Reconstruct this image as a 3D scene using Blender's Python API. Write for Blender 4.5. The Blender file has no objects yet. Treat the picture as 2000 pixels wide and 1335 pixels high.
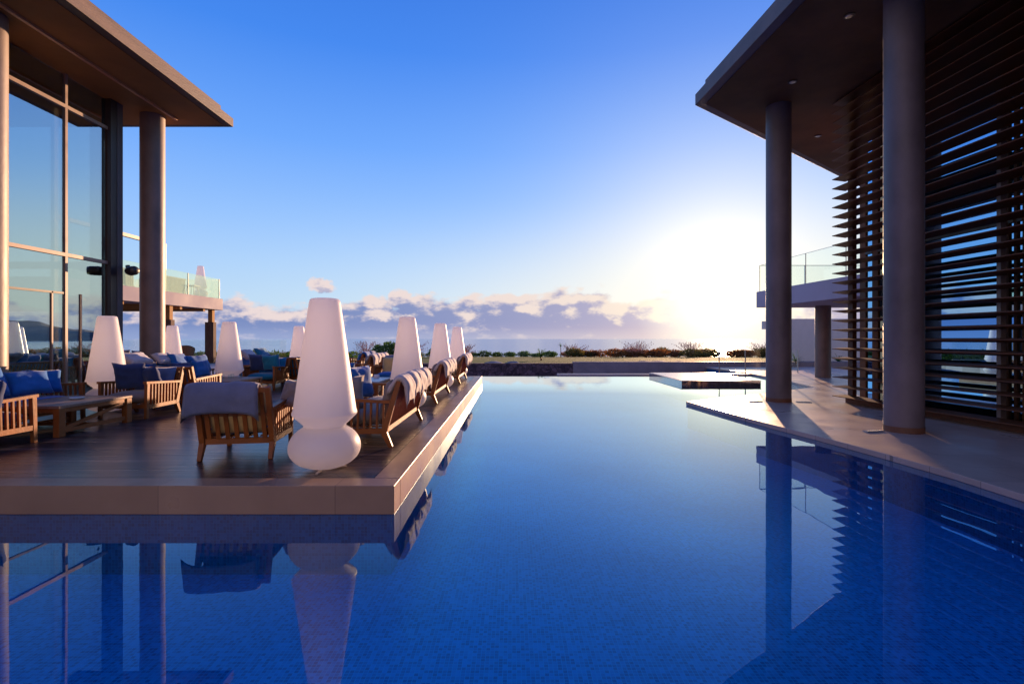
import bpy, bmesh, math, random
from mathutils import Vector, Matrix, noise as mnoise

scene = bpy.context.scene
C = scene.collection
R = math.radians
rnd = random.Random(7)

# ------------------------------------------------------------------ camera
EYE = 1.489
cam_d = bpy.data.cameras.new('camera')
cam = bpy.data.objects.new('camera', cam_d); C.objects.link(cam)
cam.location = (0, 0, EYE); cam.rotation_euler = (R(90), 0, 0)
cam_d.sensor_width = 36; cam_d.lens = 18.0
cam_d.shift_y = -0.0031
cam_d.clip_start = 0.05; cam_d.clip_end = 60000
scene.camera = cam

# ------------------------------------------------------------------ light
SUN_AZ, SUN_EL = R(22.3), R(4.5)
sun_dir = Vector((math.sin(SUN_AZ)*math.cos(SUN_EL), math.cos(SUN_AZ)*math.cos(SUN_EL), math.sin(SUN_EL)))
sd = bpy.data.lights.new('sun', 'SUN'); so = bpy.data.objects.new('sun', sd); C.objects.link(so)
sd.energy = 5.0; sd.angle = R(0.55); sd.color = (1.0, 0.60, 0.34)
so.rotation_euler = sun_dir.to_track_quat('Z', 'Y').to_euler()

scene.view_settings.view_transform = 'Standard'
scene.view_settings.look = 'None'
scene.view_settings.gamma = 1
scene.view_settings.exposure = 1.0
try: scene.view_settings.use_curve_mapping = False
except Exception: pass
scene.cycles.max_bounces = 8
scene.cycles.transparent_max_bounces = 16
scene.cycles.caustics_reflective = False
scene.cycles.caustics_refractive = False
scene.cycles.sample_clamp_indirect = 3.0
scene.cycles.use_denoising = True

class NT:
    """small helper for node trees"""
    def __init__(s, nt): s.t = nt; nt.nodes.clear()
    def n(s, typ, **kw):
        nd = s.t.nodes.new(typ)
        for k, v in kw.items(): setattr(nd, k, v)
        return nd
    def put(s, sock, v):
        if isinstance(v, (int, float)): sock.default_value = v
        elif isinstance(v, (tuple, list)):
            v = tuple(v)
            if len(sock.default_value) == 4 and len(v) == 3: v = v + (1,)
            sock.default_value = v
        else: s.t.links.new(v, sock)
    def m(s, op, a, b=0.0, c=None, clamp=False):
        nd = s.n('ShaderNodeMath', operation=op, use_clamp=clamp)
        s.put(nd.inputs[0], a); s.put(nd.inputs[1], b)
        if c is not None: s.put(nd.inputs[2], c)
        return nd.outputs[0]
    def mix(s, f, a, b, blend='MIX'):
        nd = s.n('ShaderNodeMix', data_type='RGBA', blend_type=blend)
        s.put(nd.inputs[0], f); s.put(nd.inputs[6], a); s.put(nd.inputs[7], b)
        return nd.outputs[2]
    def ramp(s, f, stops, interp='LINEAR'):
        nd = s.n('ShaderNodeValToRGB'); cr = nd.color_ramp; cr.interpolation = interp
        while len(cr.elements) < len(stops): cr.elements.new(0.5)
        for e, (p, c) in zip(cr.elements, stops):
            e.position = p; e.color = (c[0], c[1], c[2], 1) if not isinstance(c, (int, float)) else (c, c, c, 1)
        s.put(nd.inputs[0], f); return nd.outputs[0]
    def rng(s, v, a, b, c=0.0, d=1.0, smooth=False):
        nd = s.n('ShaderNodeMapRange')
        if smooth: nd.interpolation_type = 'SMOOTHSTEP'
        s.put(nd.inputs[0], v)
        for i, x in enumerate((a, b, c, d)): s.put(nd.inputs[1+i], x)
        return nd.outputs[0]
    def noise(s, vec, scale, detail=4, rough=0.55, dist=0.0):
        nd = s.n('ShaderNodeTexNoise'); s.put(nd.inputs['Vector'], vec)
        nd.inputs['Scale'].default_value = scale; nd.inputs['Detail'].default_value = detail
        nd.inputs['Roughness'].default_value = rough; nd.inputs['Distortion'].default_value = dist
        return nd.outputs[0]
    def comb(s, x, y, z=0.0):
        nd = s.n('ShaderNodeCombineXYZ'); s.put(nd.inputs[0], x); s.put(nd.inputs[1], y); s.put(nd.inputs[2], z)
        return nd.outputs[0]

# ------------------------------------------------------------------ sky
def build_world():
    w = bpy.data.worlds.new('World'); scene.world = w; w.use_nodes = True
    t = NT(w.node_tree)
    out = t.n('ShaderNodeOutputWorld'); bg = t.n('ShaderNodeBackground')
    tc = t.n('ShaderNodeTexCoord'); sep = t.n('ShaderNodeSeparateXYZ')
    t.put(sep.inputs[0], tc.outputs['Generated'])
    x, y, z = sep.outputs
    D = 57.29578
    el = t.m('MULTIPLY', t.m('ARCSINE', z), D)
    az = t.m('MULTIPLY', t.m('ARCTAN2', x, y), D)
    # physical sky, scaled far down and added onto the gradient below
    sky = t.n('ShaderNodeTexSky', sky_type='NISHITA'); sky.sun_disc = False
    sky.sun_elevation = SUN_EL; sky.sun_rotation = SUN_AZ
    sky.altitude = 50; sky.air_density = 1.0; sky.dust_density = 0.6; sky.ozone_density = 2.0
    nish = t.mix(1.0, sky.outputs[0], (0.018, 0.018, 0.022), 'MULTIPLY')
    f = t.m('DIVIDE', el, 60.0, clamp=True)
    grad = t.ramp(f, [(0.0, (.42,.55,.80)), (.06, (.46,.66,.88)), (.13, (.38,.60,.92)), (.20, (.29,.52,.94)),
                      (.33, (.14,.37,.94)), (.48, (.05,.235,.84)), (.62, (.03,.17,.72)), (1.0, (.018,.10,.50))])
    # twilight side of the sky opposite the sun is warmer and pink
    anti = t.rng(t.m('COSINE', t.m('DIVIDE', t.m('SUBTRACT', az, 22.3), D)), -0.1, -0.9, 0, 1, True)
    lowf = t.rng(el, 4, 50, 1, 0, True)
    grad = t.mix(t.m('MULTIPLY', anti, lowf), grad, (1.05, .72, .54))
    # aureole
    dt = t.n('ShaderNodeVectorMath', operation='DOT_PRODUCT')
    t.put(dt.inputs[0], tc.outputs['Generated']); dt.inputs[1].default_value = sun_dir
    th = t.m('MULTIPLY', t.m('ARCCOSINE', t.m('MINIMUM', dt.outputs['Value'], 1.0)), D)
    def lobe(wd): return t.m('EXPONENT', t.m('MULTIPLY', t.m('POWER', t.m('DIVIDE', th, wd), 2.0), -1.0))
    g1 = t.m('EXPONENT', t.m('DIVIDE', th, -3.0))
    g2 = t.m('EXPONENT', t.m('DIVIDE', th, -7.5)); g3 = lobe(30.0)
    base = t.mix(1.0, grad, nish, 'ADD')
    def addc(a, fac, col, k):
        c = t.mix(1.0, col, t.comb(t.m('MULTIPLY', fac, k), t.m('MULTIPLY', fac, k), t.m('MULTIPLY', fac, k)), 'MULTIPLY')
        return t.mix(1.0, a, c, 'ADD')
    # warm low sky well to the right of the sun
    wl = t.m('MULTIPLY', t.rng(el, 15, 1, 0, .75, True), t.m('MULTIPLY', t.rng(az, 27, 42, 0, 1, True), t.rng(az, 110, 75, 0, 1, True)))
    base = t.mix(wl, base, (.80, .70, .47))
    wv = t.m('EXPONENT', t.m('MULTIPLY', t.m('POWER', t.m('DIVIDE', th, 12.6), 1.45), -1.0))
    clear = t.mix(wv, base, (1.06, 1.03, .97))
    lowg = t.m('MULTIPLY', t.rng(el, 16, 1, 0, .85, True), lobe(31.0))
    clear = t.mix(lowg, clear, (1.0, .96, .84))
    # clouds: a bank along the horizon, puffs above it
    def dens(da, de):
        a = t.m('ADD', az, da); e = t.m('ADD', el, de)
        v = t.comb(t.m('MULTIPLY', a, 0.15), t.m('MULTIPLY', e, 0.36), 5.2)
        n1 = t.noise(v, 1.0, 7, 0.55)
        v2 = t.comb(t.m('MULTIPLY', a, 0.42), t.m('MULTIPLY', e, 0.75), 9.1)
        n2 = t.noise(v2, 1.0, 6, 0.6)
        n = t.m('ADD', t.m('MULTIPLY', n1, 0.62), t.m('MULTIPLY', n2, 0.38))
        # how high the bank reaches along the azimuth
        vt = t.comb(t.m('MULTIPLY', az, 0.13), 0.0, 21.3)
        top = t.m('ADD', 0.9, t.m('MULTIPLY', t.noise(vt, 1.0, 3, 0.6), 6.6))
        bump_ = t.m('EXPONENT', t.m('MULTIPLY', t.m('POWER', t.m('DIVIDE', t.m('SUBTRACT', az, 6.5), 8.0), 2.0), -1.0))
        top = t.m('ADD', top, t.m('MULTIPLY', bump_, 1.7))
        bias = t.rng(t.m('SUBTRACT', e, top), -2.4, 2.6, 0.23, -0.34)
        return t.m('ADD', n, bias)
    d0 = dens(0.0, 0.0); d1 = dens(1.0, 0.75)
    mask = t.rng(d0, 0.46, 0.57, 0, 1, True)
    # single puff over the lamp row
    def puff(ca, ce, ra, re):
        q = t.m('ADD', t.m('POWER', t.m('DIVIDE', t.m('SUBTRACT', az, ca), ra), 2.0),
                t.m('POWER', t.m('DIVIDE', t.m('SUBTRACT', el, ce), re), 2.0))
        nn = t.noise(t.comb(az, t.m('MULTIPLY', el, 1.3), 4.0), 0.9, 5, 0.6)
        return t.rng(t.m('ADD', q, t.m('MULTIPLY', t.m('SUBTRACT', nn, 0.5), 3.0)), 1.25, 0.55, 0, 1, True)
    p1 = puff(-20.4, 5.55, 1.5, 0.85)
    p2 = puff(-12.4, 4.3, 1.3, 1.1)
    mask = t.m('MAXIMUM', mask, t.m('MAXIMUM', p1, p2))
    lit = t.rng(t.m('ADD', t.m('SUBTRACT', d0, d1), t.rng(d0, .46, .66, .05, -.03)), -0.01, 0.13, 0, 1, True)
    lit = t.m('MAXIMUM', lit, t.m('MULTIPLY', t.m('MAXIMUM', p1, p2), t.rng(el, 3.9, 6.1, 0.0, .85)))
    near = t.m('EXPONENT', t.m('DIVIDE', th, -17.0))
    shade = t.mix(near, (.14, .22, .50), (.72, .57, .66))
    bright = t.mix(near, (.86, .70, .68), (1.0, .86, .68))
    ccol = t.mix(lit, shade, bright)
    # clouds melt into the haze close to the horizon and into the glare near the sun
    hz = t.rng(el, 0.0, 2.2, 0.65, 0.0, True)
    hcol = t.mix(near, (.24, .33, .62), (.95, .60, .50))
    ccol = t.mix(hz, ccol, hcol)
    fade = t.m('MULTIPLY', t.rng(th, 1.5, 9.0, 0.10, 0.92), t.rng(el, -0.2, 1.2, 0.75, 1.0))
    col = t.mix(t.m('MULTIPLY', mask, fade), clear, ccol)
    col = addc(col, g1, (1.0, .80, .45), 2.0)
    # below the horizon
    col = t.mix(t.rng(el, -0.3, 0.0, 1, 0), col, (.10, .13, .22))
    t.put(bg.inputs[0], col); bg.inputs[1].default_value = 0.5
    t.put(out.inputs[0], bg.outputs[0])
build_world()

# ------------------------------------------------------------------ materials
MATS = {}
def material(name):
    m = bpy.data.materials.new(name); m.use_nodes = True
    MATS[name] = m
    return m, NT(m.node_tree)
def principled(name, col, rough=0.6, spec=0.5, bump=0.0, bscale=20.0, var=0.15, vscale=3.0, stretch=(1,1,1), sheen=0.0, metallic=0.0, coat=0.0):
    m, t = material(name)
    o = t.n('ShaderNodeOutputMaterial'); p = t.n('ShaderNodeBsdfPrincipled')
    tc = t.n('ShaderNodeTexCoord'); mp = t.n('ShaderNodeMapping'); mp.inputs['Scale'].default_value = stretch
    t.put(mp.inputs[0], tc.outputs['Object'])
    v = mp.outputs[0]
    n = t.noise(v, vscale, 5, 0.6)
    lo = tuple(c*(1-var) for c in col); hi = tuple(min(1, c*(1+var)) for c in col)
    cc = t.mix(t.rng(n, 0.3, 0.7), lo, hi)
    t.put(p.inputs['Base Color'], cc)
    t.put(p.inputs['Roughness'], t.rng(n, .3, .7, max(0, rough-.07), min(1, rough+.07)))
    p.inputs['Specular IOR Level'].default_value = spec
    p.inputs['Metallic'].default_value = metallic
    p.inputs['Coat Weight'].default_value = coat
    if sheen: p.inputs['Sheen Weight'].default_value = sheen
    if bump:
        b = t.n('ShaderNodeBump'); b.inputs['Strength'].default_value = bump; b.inputs['Distance'].default_value = 0.01
        t.put(b.inputs['Height'], t.noise(v, bscale, 4, 0.6)); t.put(p.inputs['Normal'], b.outputs[0])
    t.put(o.inputs[0], p.outputs[0])
    return m
def fabric(name, col, sheen=0.3):
    m, t = material(name)
    o = t.n('ShaderNodeOutputMaterial'); p = t.n('ShaderNodeBsdfPrincipled')
    tc = t.n('ShaderNodeTexCoord'); v = tc.outputs['Object']
    n = t.noise(v, 5, 4, 0.6)
    weave = t.noise(v, 260, 2, 0.5)
    cc = t.mix(t.rng(n, 0.3, 0.7), tuple(c*.82 for c in col), tuple(min(1, c*1.15) for c in col))
    cc = t.mix(t.rng(weave, .35, .65, 0, .25), cc, tuple(c*.6 for c in col))
    t.put(p.inputs['Base Color'], cc); p.inputs['Roughness'].default_value = .85
    p.inputs['Specular IOR Level'].default_value = .2; p.inputs['Sheen Weight'].default_value = sheen
    b = t.n('ShaderNodeBump'); b.inputs['Strength'].default_value = .35; b.inputs['Distance'].default_value = .012
    h = t.m('ADD', t.noise(v, 9, 3, .5, 1.0), t.m('MULTIPLY', weave, .12))
    t.put(b.inputs['Height'], h); t.put(p.inputs['Normal'], b.outputs[0])
    t.put(o.inputs[0], p.outputs[0]); return m

wood = principled('teak', (.26,.078,.014), .5, .4, .25, 14, .35, 5, (1,1,1))
wood_pale = principled('weathered_teak', (.24,.145,.10), .5, .5, .2, 12, .25, 4, (1,6,6))
M_blue = fabric('blue_fabric', (.018,.135,.40))
M_slate = fabric('slate_blue_fabric', (.10,.15,.27))
M_drape_blue = fabric('faded_blue_fabric', (.17,.18,.25))
M_navy = fabric('navy_fabric', (.03,.05,.14))
M_teal = fabric('teal_fabric', (.01,.17,.30))
M_grey = fabric('pale_grey_fabric', (.45,.43,.45))
M_cream = fabric('cream_fabric', (.55,.47,.40))
M_ochre = fabric('ochre_fabric', (.72,.48,.18))
M_taupe = fabric('taupe_fabric', (.24,.20,.18))
M_white = principled('white_paint', (.72,.70,.70), .55, .4, .05, 8, .04)
M_concrete = principled('board_concrete', (.15,.095,.07), .65, .4, .5, 18, .5, 1.1, (1,.35,2.5))
M_colconc = principled('column_concrete', (.20,.14,.12), .5, .5, .25, 10, .34, 1.5, (1,1,.6))
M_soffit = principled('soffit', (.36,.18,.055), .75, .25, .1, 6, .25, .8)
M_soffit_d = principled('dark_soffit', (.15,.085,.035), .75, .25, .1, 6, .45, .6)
M_dark = principled('dark_metal', (.035,.028,.028), .4, .5, 0, 1, .1)
M_bronze = principled('bronze_frame', (.30,.20,.15), .4, .5, 0, 1, .12)
M_steel = principled('steel', (.5,.5,.5), .3, .6, 0, 1, .05, metallic=.9)
M_slat = principled('dark_timber_slat', (.13,.042,.013), .55, .4, .2, 20, .3, 3, (1,.2,1))
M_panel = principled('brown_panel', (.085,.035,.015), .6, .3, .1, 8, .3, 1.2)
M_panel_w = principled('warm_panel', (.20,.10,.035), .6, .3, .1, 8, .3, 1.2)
M_base = principled('rusty_plinth', (.16,.07,.04), .6)
M_coping = principled('white_stone', (.50,.43,.40), .35, .5, .05, 10, .07, .9)
M_wicker = principled('brown_wicker', (.22,.10,.04), .6, .4, .6, 60, .3, 20)
M_wicker_g = principled('grey_wicker', (.30,.27,.17), .6, .4, .6, 60, .3, 20)
M_rope = principled('red_brown_rope', (.33,.15,.11), .7, .3, .3, 60, .25, 20)
M_plume = principled('pink_grass_plume', (.40,.24,.22), .8, .2, 0, 1, .3, 3)
M_hill = principled('hazy_hill', (.09,.11,.12), .9, .1, 0, 1, .3, .002)  # bluish tone paints distance haze into the hill colour
M_rock = principled('grey_rock', (.18,.18,.20), .8, .3, .6, 3, .35, 1.5)
M_town = principled('whitewash', (.7,.68,.66), .7)

def lamp_mat():
    m, t = material('translucent_white_plastic')
    o = t.n('ShaderNodeOutputMaterial'); p = t.n('ShaderNodeBsdfPrincipled')
    tc = t.n('ShaderNodeTexCoord')
    n = t.noise(tc.outputs['Object'], 3.0, 3)
    t.put(p.inputs['Base Color'], t.mix(n, (.80,.76,.76), (.86,.83,.83)))
    p.inputs['Roughness'].default_value = .42; p.inputs['Specular IOR Level'].default_value = .35
    tr = t.n('ShaderNodeBsdfTranslucent'); tr.inputs[0].default_value = (.93,.92,.95,1)
    mx = t.n('ShaderNodeMixShader'); mx.inputs[0].default_value = .54
    t.put(mx.inputs[1], p.outputs[0]); t.put(mx.inputs[2], tr.outputs[0]); t.put(o.inputs[0], mx.outputs[0])
    return m
M_lamp = lamp_mat()

def schlick(t, f0, pw=5.0):
    # same reflectance from both sides of a thin sheet
    g = t.n('ShaderNodeNewGeometry'); d = t.n('ShaderNodeVectorMath', operation='DOT_PRODUCT')
    t.put(d.inputs[0], g.outputs['Incoming']); t.put(d.inputs[1], g.outputs['Normal'])
    c = t.m('SUBTRACT', 1.0, t.m('ABSOLUTE', d.outputs['Value']))
    return t.m('ADD', f0, t.m('MULTIPLY', 1-f0, t.m('POWER', c, pw)))
def glass_mat(name, base_fac, gcol, tcol, rough=0.0, fres=1.0):
    m, t = material(name)
    o = t.n('ShaderNodeOutputMaterial'); g = t.n('ShaderNodeBsdfGlossy'); tr = t.n('ShaderNodeBsdfTransparent')
    g.inputs['Color'].default_value = gcol + (1,); g.inputs['Roughness'].default_value = rough
    tr.inputs['Color'].default_value = tcol + (1,)
    f = t.m('ADD', t.m('MULTIPLY', schlick(t, .04), fres), base_fac, clamp=True)
    mx = t.n('ShaderNodeMixShader'); t.put(mx.inputs[0], f); t.put(mx.inputs[1], tr.outputs[0]); t.put(mx.inputs[2], g.outputs[0])
    t.put(o.inputs[0], mx.outputs[0]); return m
M_facade_glass = glass_mat('coated_facade_glass', .52, (.66,.85,.93), (.55,.60,.55))
M_window_glass = glass_mat('mirror_window_glass', .75, (.30,.62,1.0), (.25,.25,.25))
M_rail_glass = glass_mat('balustrade_glass', .04, (.85,1,.92), (.965,.99,.98), 0, .25)
M_rail_glass_g = glass_mat('green_balustrade_glass', .22, (.95,1,.86), (.93,.975,.91), 0, .5)

def brick_mat(name, c1, c2, mortar, bw, bh, msize, rough, offset=0.0, var=0.0, bump=0.2, noise_s=1.5, squash=1.0, gloss=None, rot=0.0, spec=.5, coord='Object', patch=.25, ns=(1,1,1), rvar=.1, wall=False):
    m, t = material(name)
    o = t.n('ShaderNodeOutputMaterial'); p = t.n('ShaderNodeBsdfPrincipled')
    tc = t.n('ShaderNodeTexCoord'); mp = t.n('ShaderNodeMapping'); mp.inputs['Rotation'].default_value = (0, 0, rot)
    src = tc.outputs[coord]
    if wall:
        sp = t.n('ShaderNodeSeparateXYZ'); t.put(sp.inputs[0], src); src = t.comb(t.m('ADD', sp.outputs[0], sp.outputs[1]), sp.outputs[2])
    t.put(mp.inputs[0], src)
    b = t.n('ShaderNodeTexBrick'); b.offset = offset; b.squash = squash
    t.put(b.inputs['Vector'], mp.outputs[0])
    b.inputs['Color1'].default_value = c1 + (1,); b.inputs['Color2'].default_value = c2 + (1,); b.inputs['Mortar'].default_value = mortar + (1,)
    b.inputs['Scale'].default_value = 1.0; b.inputs['Mortar Size'].default_value = msize; b.inputs['Mortar Smooth'].default_value = .1
    b.inputs['Bias'].default_value = 0.0; b.inputs['Brick Width'].default_value = bw; b.inputs['Row Height'].default_value = bh
    mp2 = t.n('ShaderNodeMapping'); mp2.inputs['Scale'].default_value = ns; t.put(mp2.inputs[0], mp.outputs[0])
    n = t.noise(mp2.outputs[0], noise_s, 5, .6)
    cc = t.mix(t.rng(n, .3, .75, 0, 1), b.outputs[0], t.mix(1.0, b.outputs[0], (1-patch,)*3, 'MULTIPLY'))
    t.put(p.inputs['Base Color'], cc)
    t.put(p.inputs['Roughness'], t.rng(n, .3, .7, max(.02, rough-rvar), rough+rvar)); p.inputs['Specular IOR Level'].default_value = spec
    if bump:
        bp = t.n('ShaderNodeBump'); bp.inputs['Strength'].default_value = bump; bp.inputs['Distance'].default_value = .004
        h = t.m('SUBTRACT', t.m('MULTIPLY', n, .3), b.outputs['Fac'])
        t.put(bp.inputs['Height'], h); t.put(p.inputs['Normal'], bp.outputs[0])
    t.put(o.inputs[0], p.outputs[0]); return m
M_deck = brick_mat('dark_deck_boards', (.125,.085,.075), (.024,.020,.026), (.003,.003,.004), 2.4, .14, .012, .30, .37, noise_s=3.0, ns=(.25,9,1), rvar=.05, patch=.5, spec=.6)
M_paver = brick_mat('stone_paving', (.62,.47,.38), (.52,.39,.31), (.26,.19,.15), 1.2, .6, .004, .34, .5, noise_s=1.1, bump=.12, rot=.065)
M_pave_w = brick_mat('pale_paving', (.5,.47,.45), (.42,.40,.39), (.3,.28,.27), .8, .8, .006, .5, .5)
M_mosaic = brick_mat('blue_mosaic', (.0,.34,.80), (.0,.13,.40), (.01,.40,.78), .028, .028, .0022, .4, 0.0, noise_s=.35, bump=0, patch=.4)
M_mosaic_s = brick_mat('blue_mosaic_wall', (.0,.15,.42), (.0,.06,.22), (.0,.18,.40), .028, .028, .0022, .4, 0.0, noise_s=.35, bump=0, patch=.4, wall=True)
M_glasstile = principled('dark_gloss_tile', (.45,.44,.46), .05, .8, 0, 1, .15, 12, metallic=.85)
def leaf_mat(name, col, trans):
    m, t = material(name)
    o = t.n('ShaderNodeOutputMaterial'); p = t.n('ShaderNodeBsdfPrincipled'); tc = t.n('ShaderNodeTexCoord'); oi = t.n('ShaderNodeObjectInfo')
    n = t.noise(tc.outputs['Object'], 2.2, 4, .7)
    f = t.m('ADD', t.m('MULTIPLY', n, .8), t.m('MULTIPLY', oi.outputs['Random'], .35))
    cc = t.mix(t.rng(f, .3, .9), tuple(c*.5 for c in col), tuple(min(1,c*1.5) for c in col))
    t.put(p.inputs['Base Color'], cc); p.inputs['Roughness'].default_value = .7; p.inputs['Specular IOR Level'].default_value = .25
    tr = t.n('ShaderNodeBsdfTranslucent'); tr.inputs[0].default_value = trans + (1,)
    mx = t.n('ShaderNodeMixShader'); mx.inputs[0].default_value = .4
    t.put(mx.inputs[1], p.outputs[0]); t.put(mx.inputs[2], tr.outputs[0]); t.put(o.inputs[0], mx.outputs[0]); return m
M_green = leaf_mat('clipped_green_foliage', (.06,.12,.03), (.08,.16,.02))
M_red = leaf_mat('reddish_scrub_foliage', (.22,.10,.04), (.30,.12,.03))
M_mixed = leaf_mat('olive_scrub_foliage', (.12,.12,.04), (.20,.16,.03))
def lava():
    m, t = material('lava_stone_wall')
    o = t.n('ShaderNodeOutputMaterial'); p = t.n('ShaderNodeBsdfPrincipled'); tc = t.n('ShaderNodeTexCoord')
    v = t.n('ShaderNodeTexVoronoi'); v.inputs['Scale'].default_value = 5.5; t.put(v.inputs['Vector'], tc.outputs['Object'])
    e = t.n('ShaderNodeTexVoronoi'); e.feature = 'DISTANCE_TO_EDGE'; e.inputs['Scale'].default_value = 5.5; t.put(e.inputs['Vector'], tc.outputs['Object'])
    sepc = t.n('ShaderNodeSeparateColor'); t.put(sepc.inputs[0], v.outputs['Color'])
    cc = t.mix(sepc.outputs[0], (.045,.03,.045), (.16,.11,.14))
    ed = t.rng(e.outputs[0], 0, .06, 0, 1)
    cc = t.mix(ed, (.02,.016,.02), cc)
    t.put(p.inputs['Base Color'], cc); p.inputs['Roughness'].default_value = .85
    b = t.n('ShaderNodeBump'); b.inputs['Strength'].default_value = .8; b.inputs['Distance'].default_value = .04
    t.put(b.inputs['Height'], ed); t.put(p.inputs['Normal'], b.outputs[0]); t.put(o.inputs[0], p.outputs[0]); return m
M_lava = lava()
M_gconc = principled('grey_concrete_wall', (.22,.21,.25), .6, .4, .15, 8, .18, 1.2)
def lawn_mat():
    m, t = material('lawn_grass')
    o = t.n('ShaderNodeOutputMaterial'); p = t.n('ShaderNodeBsdfPrincipled'); tc = t.n('ShaderNodeTexCoord')
    mp = t.n('ShaderNodeMapping'); mp.inputs['Scale'].default_value = (.35, 1.4, 1); t.put(mp.inputs[0], tc.outputs['Object'])
    n = t.noise(mp.outputs[0], .55, 6, .65); n2 = t.noise(tc.outputs['Object'], 14, 3, .7)
    cc = t.ramp(n, [(.3, (.015,.07,.006)), (.5, (.035,.115,.010)), (.68, (.075,.14,.02)), (.85, (.16,.16,.05))])
    cc = t.mix(t.rng(n2, .3, .7, 0, .5), cc, (.035,.05,.015))
    t.put(p.inputs['Base Color'], cc); p.inputs['Roughness'].default_value = .9; p.inputs['Specular IOR Level'].default_value = .15
    b = t.n('ShaderNodeBump'); b.inputs['Strength'].default_value = .4; b.inputs['Distance'].default_value = .05
    t.put(b.inputs['Height'], t.noise(tc.outputs['Object'], 25, 3, .7)); t.put(p.inputs['Normal'], b.outputs[0])
    t.put(o.inputs[0], p.outputs[0]); return m
M_lawn = lawn_mat()
def water_mat():
    m, t = material('pool_water')
    o = t.n('ShaderNodeOutputMaterial'); g = t.n('ShaderNodeBsdfGlossy'); tr = t.n('ShaderNodeBsdfTransparent')
    g.inputs['Roughness'].default_value = 0.0; g.inputs['Color'].default_value = (.78,.93,1,1)
    tr.inputs['Color'].default_value = (.30,.92,1.0,1)
    tc = t.n('ShaderNodeTexCoord')
    h = t.noise(tc.outputs['Object'], 1.3, 2, .5)
    b = t.n('ShaderNodeBump'); b.inputs['Strength'].default_value = .045; b.inputs['Distance'].default_value = .02; t.put(b.inputs['Height'], h)
    t.put(g.inputs['Normal'], b.outputs[0])
    geo = t.n('ShaderNodeNewGeometry'); dd = t.n('ShaderNodeVectorMath', operation='DOT_PRODUCT')
    t.put(dd.inputs[0], geo.outputs['Incoming']); t.put(dd.inputs[1], geo.outputs['Normal'])
    graze = t.rng(t.m('ABSOLUTE', dd.outputs['Value']), .14, .08, 0, 1, True)
    f = t.m('MAXIMUM', schlick(t, .02, 4.2), graze)
    mx = t.n('ShaderNodeMixShader'); t.put(mx.inputs[0], f); t.put(mx.inputs[1], tr.outputs[0]); t.put(mx.inputs[2], g.outputs[0])
    t.put(o.inputs[0], mx.outputs[0]); return m
M_water = water_mat()
def sea_mat():
    m, t = material('sea_water')
    o = t.n('ShaderNodeOutputMaterial'); p = t.n('ShaderNodeBsdfPrincipled'); tc = t.n('ShaderNodeTexCoord')
    p.inputs['Base Color'].default_value = (.05,.20,.42,1); p.inputs['Roughness'].default_value = .16
    p.inputs['Specular IOR Level'].default_value = .8
    mp = t.n('ShaderNodeMapping'); mp.inputs['Scale'].default_value = (.5, 1.0, 1); t.put(mp.inputs[0], tc.outputs['Object'])
    b = t.n('ShaderNodeBump'); b.inputs['Strength'].default_value = .25; b.inputs['Distance'].default_value = 1.0
    t.put(b.inputs['Height'], t.noise(mp.outputs[0], .08, 6, .6)); t.put(p.inputs['Normal'], b.outputs[0])
    t.put(o.inputs[0], p.outputs[0]); return m
M_sea = sea_mat()
def stripe_mat():
    m, t = material('draped_stripe_fabric')
    o = t.n('ShaderNodeOutputMaterial'); p = t.n('ShaderNodeBsdfPrincipled'); tc = t.n('ShaderNodeTexCoord')
    n = t.noise(tc.outputs['Object'], 12, 4, .6)
    t.put(p.inputs['Base Color'], t.mix(n, (.42,.36,.34), (.56,.50,.48))); p.inputs['Roughness'].default_value = .85
    p.inputs['Sheen Weight'].default_value = .3
    b = t.n('ShaderNodeBump'); b.inputs['Strength'].default_value = .5; b.inputs['Distance'].default_value = .012
    t.put(b.inputs['Height'], t.noise(tc.outputs['Object'], 14, 3, .5, 1.5)); t.put(p.inputs['Normal'], b.outputs[0])
    t.put(o.inputs[0], p.outputs[0]); return m
M_drape = stripe_mat()

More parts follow.
